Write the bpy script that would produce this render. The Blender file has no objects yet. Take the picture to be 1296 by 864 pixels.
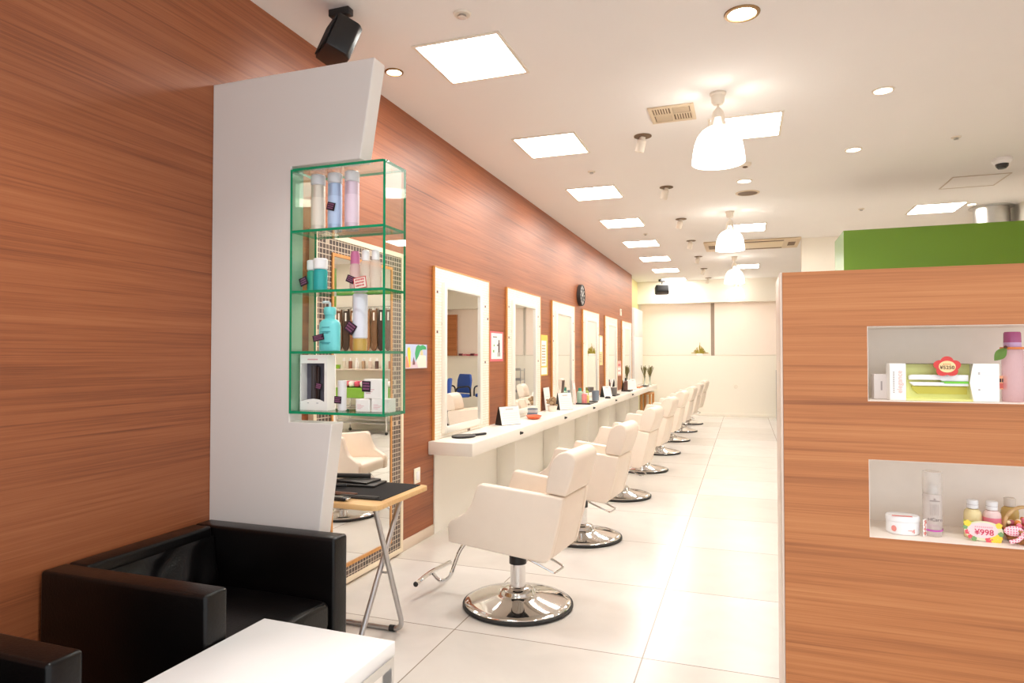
import bpy, bmesh, math, random
from math import pi, sin, cos, radians, atan
from mathutils import Vector, Matrix
random.seed(7)
SC = bpy.context.scene
COL = SC.collection

# ------------------------------------------------------------------ colours and materials
def lin(c):
    c = c / 255.0
    return c / 12.92 if c <= 0.04045 else ((c + 0.055) / 1.055) ** 2.4
def rgb(r, g, b):
    return (lin(r), lin(g), lin(b), 1.0)

def newmat(name):
    m = bpy.data.materials.new(name)
    m.use_nodes = True
    nt = m.node_tree
    return m, nt, nt.nodes['Principled BSDF']

def mat(name, col, rough=0.5, metal=0.0, emit=None, es=0.0, var=0.0, vscale=20.0, bump=0.0, bscale=80.0, coat=0.0, spec=None, alpha=1.0, trans=0.0):
    m, nt, p = newmat(name)
    p.inputs['Base Color'].default_value = col
    p.inputs['Roughness'].default_value = rough
    p.inputs['Metallic'].default_value = metal
    if coat: p.inputs['Coat Weight'].default_value = coat
    if spec is not None: p.inputs['Specular IOR Level'].default_value = spec
    if emit:
        p.inputs['Emission Color'].default_value = emit
        p.inputs['Emission Strength'].default_value = es
    if alpha < 1: p.inputs['Alpha'].default_value = alpha
    if trans: p.inputs['Transmission Weight'].default_value = trans
    if var or bump:
        tc = nt.nodes.new('ShaderNodeTexCoord')
        if var:
            n = nt.nodes.new('ShaderNodeTexNoise'); n.inputs['Scale'].default_value = vscale; n.inputs['Detail'].default_value = 4
            nt.links.new(tc.outputs['Object'], n.inputs['Vector'])
            mx = nt.nodes.new('ShaderNodeMix'); mx.data_type = 'RGBA'
            mx.inputs[6].default_value = tuple(max(0, c * (1 - var)) for c in col[:3]) + (1,)
            mx.inputs[7].default_value = tuple(min(1, c * (1 + var)) for c in col[:3]) + (1,)
            nt.links.new(n.outputs['Fac'], mx.inputs[0]); nt.links.new(mx.outputs[2], p.inputs['Base Color'])
        if bump:
            n2 = nt.nodes.new('ShaderNodeTexNoise'); n2.inputs['Scale'].default_value = bscale; n2.inputs['Detail'].default_value = 3
            nt.links.new(tc.outputs['Object'], n2.inputs['Vector'])
            b = nt.nodes.new('ShaderNodeBump'); b.inputs['Strength'].default_value = bump; b.inputs['Distance'].default_value = 0.01
            nt.links.new(n2.outputs['Fac'], b.inputs['Height']); nt.links.new(b.outputs['Normal'], p.inputs['Normal'])
    return m

def emat(name, col, s):
    m = bpy.data.materials.new(name); m.use_nodes = True
    nt = m.node_tree; nt.nodes.clear()
    e = nt.nodes.new('ShaderNodeEmission'); e.inputs[0].default_value = col; e.inputs[1].default_value = s
    o = nt.nodes.new('ShaderNodeOutputMaterial'); nt.links.new(e.outputs[0], o.inputs[0])
    return m

def wood(name, axis, dark, mid, light, rough=0.38, seed=0.0, contrast=1.0):
    m, nt, p = newmat(name)
    L = nt.links.new
    tc = nt.nodes.new('ShaderNodeTexCoord')
    def streak(along, across, detail, off, dist=0.0):
        mp = nt.nodes.new('ShaderNodeMapping')
        s = [across] * 3; s['XYZ'.index(axis)] = along
        mp.inputs['Scale'].default_value = s; mp.inputs['Location'].default_value = (off, off * 1.7, off * .6)
        n = nt.nodes.new('ShaderNodeTexNoise'); n.inputs['Scale'].default_value = 1.0; n.inputs['Detail'].default_value = detail
        n.inputs['Roughness'].default_value = 0.6; n.inputs['Distortion'].default_value = dist
        L(tc.outputs['Object'], mp.inputs['Vector']); L(mp.outputs[0], n.inputs['Vector'])
        return n.outputs['Fac']
    a = streak(0.38, 9.0, 5, seed + 1.3, .35); b = streak(0.9, 90.0, 5, seed + 5.1, .1); c = streak(3.5, 330.0, 2, seed + 9.7); d = streak(0.45, 60.0, 3, seed + 14.2, .3)
    def mul(x, k):
        q = nt.nodes.new('ShaderNodeMath'); q.operation = 'MULTIPLY'; L(x, q.inputs[0]); q.inputs[1].default_value = k; return q.outputs[0]
    def add(x, y):
        q = nt.nodes.new('ShaderNodeMath'); q.operation = 'ADD'; L(x, q.inputs[0]); L(y, q.inputs[1]); return q.outputs[0]
    f0 = add(add(mul(a, .36), mul(b, .40)), mul(c, .24))
    vein = nt.nodes.new('ShaderNodeMapRange'); vein.inputs[1].default_value = .60; vein.inputs[2].default_value = .74; vein.inputs[3].default_value = 0.0; vein.inputs[4].default_value = -.13 * contrast
    L(d, vein.inputs[0]); f = add(f0, vein.outputs[0])
    r = nt.nodes.new('ShaderNodeValToRGB')
    w = .19 / contrast
    r.color_ramp.elements[0].position = .5 - w; r.color_ramp.elements[0].color = dark
    r.color_ramp.elements[1].position = .5 + w; r.color_ramp.elements[1].color = light
    e = r.color_ramp.elements.new(.5); e.color = mid
    L(f, r.inputs[0]); L(r.outputs[0], p.inputs['Base Color'])
    p.inputs['Roughness'].default_value = rough
    bp = nt.nodes.new('ShaderNodeBump'); bp.inputs['Strength'].default_value = .06; bp.inputs['Distance'].default_value = .004
    L(b, bp.inputs['Height']); L(bp.outputs[0], p.inputs['Normal'])
    return m

def tiles(name, size, grout_w, cols, grout, axes, rough=.3, offs=(0, 0), weights=None, marble=0.0, bump=.3, coat=0.0):
    """square tiles: each cell picks one of the colours at random; thin grout lines between"""
    m, nt, p = newmat(name)
    L = nt.links.new
    tc = nt.nodes.new('ShaderNodeTexCoord'); sx = nt.nodes.new('ShaderNodeSeparateXYZ'); L(tc.outputs['Object'], sx.inputs[0])
    cells, edges = [], []
    for k, ax in enumerate(axes):
        sz = size[k] if isinstance(size, tuple) else size
        q = nt.nodes.new('ShaderNodeMath'); q.operation = 'ADD'; L(sx.outputs[ax], q.inputs[0]); q.inputs[1].default_value = offs[k] + 100 * sz
        d = nt.nodes.new('ShaderNodeMath'); d.operation = 'DIVIDE'; L(q.outputs[0], d.inputs[0]); d.inputs[1].default_value = sz
        fl = nt.nodes.new('ShaderNodeMath'); fl.operation = 'FLOOR'; L(d.outputs[0], fl.inputs[0]); cells.append(fl.outputs[0])
        fr = nt.nodes.new('ShaderNodeMath'); fr.operation = 'FRACT'; L(d.outputs[0], fr.inputs[0])
        c1 = nt.nodes.new('ShaderNodeMath'); c1.operation = 'SUBTRACT'; L(fr.outputs[0], c1.inputs[0]); c1.inputs[1].default_value = .5
        ab = nt.nodes.new('ShaderNodeMath'); ab.operation = 'ABSOLUTE'; L(c1.outputs[0], ab.inputs[0])
        gt = nt.nodes.new('ShaderNodeMath'); gt.operation = 'GREATER_THAN'; L(ab.outputs[0], gt.inputs[0]); gt.inputs[1].default_value = .5 - grout_w / sz / 2
        edges.append(gt.outputs[0])
    g = nt.nodes.new('ShaderNodeMath'); g.operation = 'MAXIMUM'; L(edges[0], g.inputs[0]); L(edges[1], g.inputs[1])
    cb = nt.nodes.new('ShaderNodeCombineXYZ'); L(cells[0], cb.inputs[0]); L(cells[1], cb.inputs[1])
    wn = nt.nodes.new('ShaderNodeTexWhiteNoise'); wn.noise_dimensions = '3D'; L(cb.outputs[0], wn.inputs['Vector'])
    r = nt.nodes.new('ShaderNodeValToRGB'); r.color_ramp.interpolation = 'CONSTANT'
    pos = 0.0; weights = weights or [1.0 / len(cols)] * len(cols)
    for i, c in enumerate(cols):
        if i == 0: e = r.color_ramp.elements[0]
        elif i == 1: e = r.color_ramp.elements[1]
        else: e = r.color_ramp.elements.new(pos)
        e.position = pos; e.color = c; pos += weights[i]
    L(wn.outputs['Value'], r.inputs[0])
    colour = r.outputs[0]
    if marble:
        n = nt.nodes.new('ShaderNodeTexNoise'); n.inputs['Scale'].default_value = 3.0; n.inputs['Detail'].default_value = 8; n.inputs['Distortion'].default_value = 1.5
        L(tc.outputs['Object'], n.inputs['Vector'])
        mr = nt.nodes.new('ShaderNodeMapRange'); mr.inputs[1].default_value = .3; mr.inputs[2].default_value = .7; mr.inputs[3].default_value = 1 - marble; mr.inputs[4].default_value = 1.0
        L(n.outputs['Fac'], mr.inputs[0])
        mm = nt.nodes.new('ShaderNodeMix'); mm.data_type = 'RGBA'; mm.blend_type = 'MULTIPLY'; mm.inputs[0].default_value = 1
        L(colour, mm.inputs[6]); L(mr.outputs[0], mm.inputs[7]); colour = mm.outputs[2]
    mx = nt.nodes.new('ShaderNodeMix'); mx.data_type = 'RGBA'; L(g.outputs[0], mx.inputs[0]); L(colour, mx.inputs[6]); mx.inputs[7].default_value = grout
    L(mx.outputs[2], p.inputs['Base Color']); p.inputs['Roughness'].default_value = rough
    if coat: p.inputs['Coat Weight'].default_value = coat
    if bump:
        inv = nt.nodes.new('ShaderNodeMath'); inv.operation = 'SUBTRACT'; inv.inputs[0].default_value = 1; L(g.outputs[0], inv.inputs[1])
        b = nt.nodes.new('ShaderNodeBump'); b.inputs['Strength'].default_value = bump; b.inputs['Distance'].default_value = .003
        L(inv.outputs[0], b.inputs['Height']); L(b.outputs[0], p.inputs['Normal'])
    return m

def glassmat(name, tint):
    m = bpy.data.materials.new(name); m.use_nodes = True
    nt = m.node_tree; nt.nodes.clear(); L = nt.links.new
    o = nt.nodes.new('ShaderNodeOutputMaterial'); mx = nt.nodes.new('ShaderNodeMixShader')
    t = nt.nodes.new('ShaderNodeBsdfTransparent'); t.inputs[0].default_value = tint
    g = nt.nodes.new('ShaderNodeBsdfGlossy'); g.inputs['Roughness'].default_value = 0.01
    lw = nt.nodes.new('ShaderNodeLayerWeight'); lw.inputs[0].default_value = .5
    pw = nt.nodes.new('ShaderNodeMath'); pw.operation = 'POWER'; L(lw.outputs['Facing'], pw.inputs[0]); pw.inputs[1].default_value = 4.0
    f = nt.nodes.new('ShaderNodeMapRange'); L(pw.outputs[0], f.inputs[0]); f.inputs[3].default_value = .035; f.inputs[4].default_value = .85
    L(f.outputs[0], mx.inputs[0]); L(t.outputs[0], mx.inputs[1]); L(g.outputs[0], mx.inputs[2]); L(mx.outputs[0], o.inputs[0])
    return m

M = {}
M['wall_wood'] = wood('wood_laminate_long', 'Y', rgb(104, 54, 31), rgb(152, 86, 50), rgb(174, 108, 68), rough=.45)
M['part_wood'] = wood('wood_laminate_cross', 'X', rgb(138, 79, 41), rgb(184, 115, 65), rgb(202, 137, 84), rough=.42, seed=3.3)
M['white'] = mat('white_paint', rgb(244, 241, 236), .45, var=.015, vscale=3)
M['panel_white'] = mat('panel_laminate', rgb(226, 220, 215), .42, var=.01, vscale=5)
M['ceil'] = mat('ceiling_paint', rgb(238, 235, 232), .85, var=.015, vscale=2, bump=.05, bscale=150)
M['cream_wall'] = mat('cream_wall_paint', rgb(250, 244, 230), .7, var=.01, vscale=2)
M['yellow_wall'] = mat('pale_yellow_paint', rgb(238, 228, 168), .7, var=.01, vscale=2)
M['blind'] = mat('roller_blind_cloth', rgb(254, 240, 228), .85, var=.01, vscale=6)
M['green'] = mat('green_laminate', rgb(108, 148, 36), .35, var=.03, vscale=2)
M['floor'] = tiles('floor_tiles', .92, .006, [rgb(226, 220, 213), rgb(230, 225, 219), rgb(222, 216, 208)], rgb(150, 138, 126), (0, 1), rough=.25, offs=(.44 + .0, -2.99 + .92 * 4), marble=.07, bump=.06)
M['floor'].node_tree.nodes['Principled BSDF'].inputs['Specular IOR Level'].default_value = .32
M['counter'] = mat('counter_laminate', rgb(247, 242, 232), .3, var=.01, vscale=3)
M['cream'] = mat('cream_leather', rgb(244, 230, 214), .42, var=.03, vscale=14, bump=.05, bscale=220)
M['chrome'] = mat('chrome', (.78, .78, .78, 1), .06, 1.0)
M['steel'] = mat('brushed_steel', (.55, .54, .54, 1), .3, 1.0, var=.05, vscale=8)
M['duct'] = mat('galvanised_duct', (.6, .6, .58, 1), .28, 1.0, var=.1, vscale=12)
M['mirror'] = mat('mirror_silver', (.94, .95, .94, 1), .0, 1.0)
M['black_leather'] = mat('black_leather', rgb(9, 7, 7), .3, var=.2, vscale=10, bump=.08, bscale=120, spec=.3)
M['black'] = mat('black_plastic', rgb(24, 23, 24), .4, var=.1, vscale=20)
M['black_cloth'] = mat('black_felt', rgb(30, 27, 27), .95, var=.25, vscale=200)
M['dark_grey'] = mat('dark_grey_case', rgb(52, 50, 49), .45, var=.1, vscale=30)
M['rubber'] = mat('rubber', rgb(38, 36, 35), .6, var=.1, vscale=30)
M['table_white'] = mat('table_gloss_white', rgb(250, 249, 248), .22, var=.005, vscale=3)
M['oak'] = wood('pale_oak', 'X', rgb(205, 160, 104), rgb(222, 180, 124), rgb(234, 196, 142), rough=.4, seed=8)
M['orange_wood'] = wood('orange_trim_wood', 'Z', rgb(196, 130, 62), rgb(216, 152, 84), rgb(230, 172, 104), rough=.4, seed=4)
M['mosaic'] = tiles('mosaic_tiles', .0305, .0054, [rgb(80, 62, 54), rgb(98, 78, 68), rgb(68, 54, 50), rgb(186, 170, 150)], rgb(204, 188, 168), (1, 2), rough=.3, weights=[.36, .3, .3, .04])
M['white_mosaic'] = tiles('white_mosaic_tiles', (.03, .022), .003, [rgb(247, 240, 226), rgb(250, 245, 234), rgb(96, 48, 44)], rgb(226, 208, 184), (1, 2), rough=.35, weights=[.5, .488, .012])
M['glass'] = glassmat('clear_glass', (.95, .985, .965, 1))
M['glass_side'] = glassmat('green_tint_glass', (.82, .95, .87, 1))
M['glass_edge'] = mat('green_glass_edge', rgb(10, 128, 88), .12, emit=rgb(8, 135, 90), es=.14, var=.25, vscale=14)  # faint emission added so the green edges look brighter
M['light'] = emat('light_panel', (1.0, .965, .91, 1), 22.0)
M['lamp'] = emat('lamp_disc', (1.0, .86, .66, 1), 14.0)
M['bulb'] = emat('bulb_glow', (1.0, .95, .86, 1), 110.0)
M['shade'] = mat('opal_shade', rgb(255, 250, 240), .3, emit=(1, .96, .9, 1), es=2.6)
M['brass'] = mat('bronze_ring', rgb(150, 118, 78), .35, .7, var=.1, vscale=30)
M['fixture'] = mat('fixture_white', rgb(232, 222, 206), .45, var=.02, vscale=20)
M['beige'] = mat('beige_plastic', rgb(218, 198, 168), .5, var=.02, vscale=20)
M['slot'] = mat('vent_slot', rgb(120, 98, 74), .7, var=.1, vscale=40)
M['base_trim'] = mat('baseboard_vinyl', rgb(222, 204, 184), .5, var=.02, vscale=10)
M['switch'] = mat('switch_plate', rgb(244, 236, 220), .4, var=.01, vscale=20)
M['plasticwhite'] = mat('white_plastic', rgb(244, 242, 242), .35, var=.01, vscale=40)
M['paper'] = mat('white_paper', rgb(248, 245, 240), .7, var=.01, vscale=30)
M['blue_seat'] = mat('blue_fabric', rgb(46, 84, 168), .7, var=.1, vscale=60)
def cm(name, r, g, b, rough=.4, **k):
    if name not in M: M[name] = mat(name, rgb(r, g, b), rough, var=k.pop('var', .03), vscale=k.pop('vscale', 30), **k)
    return M[name]
def clear(name, r, g, b, mixv):
    """thin see-through plastic: part tinted diffuse, part transparent"""
    if name in M: return M[name]
    m = bpy.data.materials.new(name); m.use_nodes = True
    nt = m.node_tree; p = nt.nodes['Principled BSDF']; p.inputs['Base Color'].default_value = rgb(r, g, b); p.inputs['Roughness'].default_value = .12
    n = nt.nodes.new('ShaderNodeTexNoise'); n.inputs['Scale'].default_value = 18
    mr = nt.nodes.new('ShaderNodeMapRange'); mr.inputs[3].default_value = mixv - .02; mr.inputs[4].default_value = mixv + .02
    nt.links.new(n.outputs['Fac'], mr.inputs[0])
    t = nt.nodes.new('ShaderNodeBsdfTransparent'); t.inputs[0].default_value = tuple(.75 + .25 * c for c in rgb(r, g, b)[:3]) + (1,)
    mx = nt.nodes.new('ShaderNodeMixShader'); nt.links.new(mr.outputs[0], mx.inputs[0])
    nt.links.new(t.outputs[0], mx.inputs[1]); nt.links.new(p.outputs[0], mx.inputs[2])
    nt.links.new(mx.outputs[0], nt.nodes['Material Output'].inputs[0])
    M[name] = m
    return m

# ------------------------------------------------------------------ mesh builder
class MB:
    def __init__(s): s.bm = bmesh.new()
    def _new(s, verts, mi, xf):
        if xf is not None: bmesh.ops.transform(s.bm, matrix=xf, verts=verts)
        if mi:
            vs = set(verts)
            for f in s.bm.faces:
                if all(v in vs for v in f.verts): f.material_index = mi
        return verts
    def merge(s, other, mi=0, xf=None):
        me = bpy.data.meshes.new('tmp'); other.to_mesh(me); other.free()
        n0 = len(s.bm.verts); f0 = len(s.bm.faces)
        s.bm.from_mesh(me); bpy.data.meshes.remove(me)
        s.bm.verts.ensure_lookup_table(); s.bm.faces.ensure_lookup_table()
        nv = s.bm.verts[n0:]
        if xf is not None: bmesh.ops.transform(s.bm, matrix=xf, verts=nv)
        if mi:
            for f in s.bm.faces[f0:]: f.material_index = mi
        return s
    def box(s, lo, hi, mi=0, bev=0.0, seg=2, xf=None):
        b = bmesh.new(); bmesh.ops.create_cube(b, size=1)
        sz = [hi[i] - lo[i] for i in range(3)]; c = [(hi[i] + lo[i]) / 2 for i in range(3)]
        bmesh.ops.scale(b, vec=sz, verts=b.verts); bmesh.ops.translate(b, vec=c, verts=b.verts)
        if bev: bmesh.ops.bevel(b, geom=list(b.edges), offset=min(bev, .49 * min(sz)), segments=seg, affect='EDGES', profile=.5)
        return s.merge(b, mi, xf)
    def lathe(s, prof, n=32, mi=0, xf=None):
        b = bmesh.new(); rings = []
        for r, z in prof:
            if r < 1e-6: rings.append([b.verts.new((0, 0, z))])
            else: rings.append([b.verts.new((r * cos(2 * pi * k / n), r * sin(2 * pi * k / n), z)) for k in range(n)])
        for A, B in zip(rings, rings[1:]):
            for k in range(n):
                a, a2 = A[k % len(A)], A[(k + 1) % len(A)]; c, c2 = B[k % len(B)], B[(k + 1) % len(B)]
                vs = [v for i, v in enumerate((a, a2, c2, c)) if v not in (a, a2, c2, c)[:i]]
                if len(vs) >= 3: b.faces.new(vs)
        bmesh.ops.recalc_face_normals(b, faces=b.faces)
        return s.merge(b, mi, xf)
    def prism(s, pts, a0, a1, axis='Y', mi=0, bev=0.0, seg=2, xf=None):
        """polygon in the plane across the axis, extruded along the axis"""
        def P(u, v, a): return {'Y': (u, a, v), 'X': (a, u, v), 'Z': (u, v, a)}[axis]
        b = bmesh.new()
        A = [b.verts.new(P(u, v, a0)) for u, v in pts]; B = [b.verts.new(P(u, v, a1)) for u, v in pts]
        b.faces.new(A); b.faces.new(B[::-1])
        for k in range(len(pts)):
            j = (k + 1) % len(pts); b.faces.new((A[k], B[k], B[j], A[j]))
        bmesh.ops.recalc_face_normals(b, faces=b.faces)
        if bev: bmesh.ops.bevel(b, geom=list(b.edges), offset=bev, segments=seg, affect='EDGES', profile=.5, clamp_overlap=True)
        return s.merge(b, mi, xf)
    def tube(s, pts, r, n=10, mi=0, closed=False, square=False, xf=None):
        b = bmesh.new(); pts = [Vector(p) for p in pts]; N = len(pts); rings = []; prev = None
        if square: n = 4
        for i, p in enumerate(pts):
            if closed: t = (pts[(i + 1) % N] - pts[i - 1]).normalized()
            else: t = (pts[min(i + 1, N - 1)] - pts[max(i - 1, 0)]).normalized()
            if prev is None: u = t.cross(Vector((0, 0, 1)))
            else: u = prev - t * prev.dot(t)
            if u.length < 1e-4: u = t.cross(Vector((1, 0, 0)))
            u.normalize(); prev = u; w = t.cross(u)
            rr = r
            if 0 < i < N - 1 or closed:
                d1 = (pts[i] - pts[i - 1]).normalized(); d2 = (pts[(i + 1) % N] - pts[i]).normalized()
                rr = r / max(.6, cos(d1.angle(d2) / 2))
            off = pi / 4 if square else 0
            rings.append([b.verts.new(p + (u * cos(off + 2 * pi * k / n) + w * sin(off + 2 * pi * k / n)) * (rr * (1.414 if square else 1))) for k in range(n)])
        m = N if closed else N - 1
        for i in range(m):
            A, B = rings[i], rings[(i + 1) % N]
            for k in range(n): b.faces.new((A[k], A[(k + 1) % n], B[(k + 1) % n], B[k]))
        if not closed: b.faces.new(rings[0][::-1]); b.faces.new(rings[-1])
        bmesh.ops.recalc_face_normals(b, faces=b.faces)
        return s.merge(b, mi, xf)
    def sphere(s, c, r, mi=0, sc=(1, 1, 1), u=16, v=10, xf=None):
        b = bmesh.new(); bmesh.ops.create_uvsphere(b, u_segments=u, v_segments=v, radius=r)
        bmesh.ops.scale(b, vec=sc, verts=b.verts); bmesh.ops.translate(b, vec=c, verts=b.verts)
        return s.merge(b, mi, xf)
    def quad(s, pts, mi=0):
        vs = [s.bm.verts.new(p) for p in pts]; f = s.bm.faces.new(vs); f.material_index = mi; return s
    def warp(s, fn):
        for v in s.bm.verts: v.co = Vector(fn(v.co))
        return s
    def build(s, name, mats, parent=None, loc=(0, 0, 0), rot=(0, 0, 0), smooth=True, ang=35):
        me = bpy.data.meshes.new(name); s.bm.to_mesh(me); s.bm.free()
        for m in (mats if isinstance(mats, (list, tuple)) else [mats]): me.materials.append(m)
        if smooth:
            for p in me.polygons: p.use_smooth = True
            me.set_sharp_from_angle(angle=radians(ang))
        o = bpy.data.objects.new(name, me); COL.objects.link(o)
        o.location = loc; o.rotation_euler = rot; o.parent = parent
        return o

def rounded(pts, rad=.03, n=5):
    """round the corners of an open path"""
    pts = [Vector(p) for p in pts]; out = [pts[0]]
    for a, b, c in zip(pts, pts[1:], pts[2:]):
        d1, d2 = (a - b), (c - b); r = min(rad, d1.length * .49, d2.length * .49)
        p, q = b + d1.normalized() * r, b + d2.normalized() * r
        for k in range(n + 1):
            t = k / n; out.append(p * (1 - t) ** 2 + b * 2 * t * (1 - t) + q * t * t)
    out.append(pts[-1]); return out

def rz(a): return Matrix.Rotation(a, 4, 'Z')
def T(x, y, z): return Matrix.Translation((x, y, z))
def RX(a): return Matrix.Rotation(a, 4, 'X')
def RY(a): return Matrix.Rotation(a, 4, 'Y')

def tag(o, label, cat, group=None, kind=None):
    o['label'] = label; o['category'] = cat
    if group: o['group'] = group
    if kind: o['kind'] = kind
    return o
def thing(name, label, cat, loc=(0, 0, 0), rot=(0, 0, 0), group=None):
    o = bpy.data.objects.new(name, None); COL.objects.link(o)
    o.empty_display_size = .1; o.location = loc
    o.rotation_euler = rot if isinstance(rot, tuple) else (0, 0, rot)
    return tag(o, label, cat, group)
def struct(name, mb, mats, label=None, parent=None, **k):
    o = mb.build(name, mats, parent, **k)
    if parent is None:
        o['kind'] = 'structure'
        if label: o['label'] = label
    return o
def dup(root, label, loc=None, rot=None):
    r = root.copy(); COL.objects.link(r)
    if loc is not None: r.location = loc
    if rot is not None: r.rotation_euler = (0, 0, rot)
    r['label'] = label
    for ch in list(root.children):
        c = ch.copy(); COL.objects.link(c); c.parent = r
        for g in list(ch.children):
            d = g.copy(); COL.objects.link(d); d.parent = c
    return r
def text(name, body, size, mat_, parent, loc, rot, align='CENTER', ext=.0006):
    cu = bpy.data.curves.new(name, 'FONT'); cu.body = body; cu.size = size; cu.extrude = ext
    cu.align_x = align; cu.align_y = 'CENTER'; cu.materials.append(mat_)
    tmp = bpy.data.objects.new(name + '_curve', cu); COL.objects.link(tmp)
    bpy.context.view_layer.update()
    me = bpy.data.meshes.new_from_object(tmp.evaluated_get(bpy.context.evaluated_depsgraph_get()))
    bpy.data.objects.remove(tmp); bpy.data.curves.remove(cu)
    if not me.materials: me.materials.append(mat_)
    o = bpy.data.objects.new(name, me); COL.objects.link(o); o.parent = parent; o.location = loc; o.rotation_euler = rot
    return o
ORD = ['nearest', 'second nearest', 'third', 'fourth', 'fifth', 'sixth', 'seventh', 'eighth', 'ninth']

# ------------------------------------------------------------------ dimensions
WX = -2.24; CZ = 3.07; YB = 15.55; RXW = 2.93; Y0 = -1.2

# ================================================================== SETTING
struct('floor', MB().box((-2.5, Y0, -.1), (RXW + .1, YB + .1, 0)), M['floor'], 'pale marbled square tiles')
struct('ceiling', MB().box((-2.6, Y0, CZ), (RXW + .1, YB + .1, CZ + .1)), M['ceil'], 'smooth painted ceiling')
struct('wall_left', MB().box((WX - .22, Y0, 0), (WX, 13.95, CZ)), M['wall_wood'], 'wood laminate wall with horizontal grain')
struct('wall_left_end', MB().box((WX - .22, 13.951, 0), (WX - .1, YB, CZ)), M['yellow_wall'], 'pale yellow wall past the wood')
struct('wall_right', MB().box((RXW, 2.25, 0), (RXW + .1, YB + .1, CZ)), M['cream_wall'], 'cream side wall')
struct('baseboard_left', MB().box((WX, 2.4, 0), (WX + .012, 4.52, .075), bev=.003), M['base_trim'], 'cream baseboard under the wood wall')

# back wall: lower half wall with a ledge, recess with blinds, beam above
struct('wall_back', MB().box((WX - .22, YB, 0), (RXW + .1, YB + .1, 1.36)).box((WX - .22, YB + .09, 1.36), (RXW + .1, YB + .12, CZ))
       .box((WX - .12, YB - .012, 0), (RXW, YB, .07), bev=.003), M['cream_wall'], 'cream back wall with a ledge')
struct('wall_back_beam', MB().box((WX - .1, 15.36, 2.56), (RXW, YB + .09, CZ)), M['cream_wall'], 'boxed beam over the blinds')
for k, (x0, x1) in enumerate([(-2.3, -.715), (-.635, .72), (.79, 1.95), (2.02, 2.9)]):
    t = thing('roller_blind', ['cream roller blind drawn down beside the white cabinet in the back corner', 'cream roller blind next to the dark gap, over the last pendant lamp',
              'cream roller blind over the blue chairs', 'cream roller blind in the corner behind the wooden pier'][k], 'blind', (0, YB + .03, 0), group='roller blinds on the back wall')
    MB().box((x0, -.004, 1.375), (x1, .0, 2.56)).build('blind_cloth', M['blind'], t)
    MB().box((x0, -.012, 1.362), (x1, .006, 1.385), bev=.004).build('bottom_bar', M['fixture'], t)
struct('trim_1', MB().box((-.712, YB + .05, 1.36), (-.638, YB + .085, 2.56)), mat('gap_shadow', rgb(176, 158, 142), .8, var=.02), 'dark strip drawn as the shaded gap between two blinds')  # darker strip set behind the blinds as the shade in their gap

# far partition wall on the right side with the hair-piece rack
struct('wall_far_right', MB().box((.8, 10.4, 0), (RXW, 10.52, CZ)), M['cream_wall'], 'cream cross wall with hanging hair pieces')
struct('wall_pier', MB().box((2.58, 15.47, 1.361), (RXW, 15.549, 2.42)), M['part_wood'], 'wood faced pier on the ledge')

# booth with green fascia
struct('wall_booth', MB().box((.905, 6.96, 0), (RXW, 7.6, 2.02)), M['white'], 'white booth wall')
struct('trim_2', MB().box((.905, 6.96, 2.021), (RXW, 7.0, 2.55)).box((.905, 7.0, 2.021), (.945, 7.6, 2.55)), M['green'], 'green fascia on top of the booth')
struct('trim_3', MB().box((.946, 7.001, 2.021), (RXW, 7.599, 2.535)), mat('booth_top_board', rgb(196, 188, 180), .7, var=.02), 'pale top of the booth')  # unseen board, added to keep green bounce off the ceiling

# niche partition
PX0, PY0, PY1, PZ = .103, 2.0, 2.25, 1.586
NX0, NX1 = .315, 1.35
N1 = (1.228, 1.431); N2 = (.862, 1.071); ND = 2.2
pm = MB()
pm.box((PX0, PY0, 0), (NX0, PY1, PZ)).box((NX1, PY0, 0), (RXW, PY1, PZ))
pm.box((NX0, PY0, N1[1]), (NX1, PY1, PZ)).box((NX0, PY0, N2[1]), (NX1, PY1, N1[0])).box((NX0, PY0, 0), (NX1, PY1, N2[0]))
pm.box((NX0, ND + .004, N1[0]), (NX1, PY1, N1[1])).box((NX0, ND + .004, N2[0]), (NX1, PY1, N2[1]))
part = struct('wall_partition', pm, M['part_wood'], 'wood laminate partition with two display niches')
ec = MB().box((PX0 - .007, PY0 + .002, 0), (PX0, PY1, PZ), bev=.002)
struct('end_cap', ec, mat('end_cap_laminate', rgb(224, 206, 190), .3, var=.02), parent=part)
for z0, z1 in (N1, N2):
    q = MB(); h = .0014
    q.box((NX0, PY0 + .001, z0), (NX0 + h, ND, z1)).box((NX1 - h, PY0 + .001, z0), (NX1, ND, z1))
    q.box((NX0 + h, PY0 + .001, z1 - h), (NX1 - h, ND, z1)).box((NX0 + h, PY0 + .001, z0), (NX1 - h, ND, z0 + h))
    q.box((NX0, ND, z0), (NX1, ND + .004, z1))
    struct('niche_lining', q, cm('niche_paint', 246, 235, 224, .5), parent=part)

# ================================================================== WHITE DISPLAY PANEL
PY, PT = 2.305, .085
pts = [(WX, 0), (-1.745, 0), (-1.603, 1.072), (-1.815, 1.072), (-1.815, 2.157), (-1.476, 2.157), (-1.41, 2.567), (WX, 2.567)]
o = MB().prism(pts, PY, PY + PT, 'Y', bev=.003, seg=1).build('display_panel', M['panel_white'], ang=20)
tag(o, 'tall white slab with slanted edge and a notch holding the glass case', 'panel')

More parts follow.
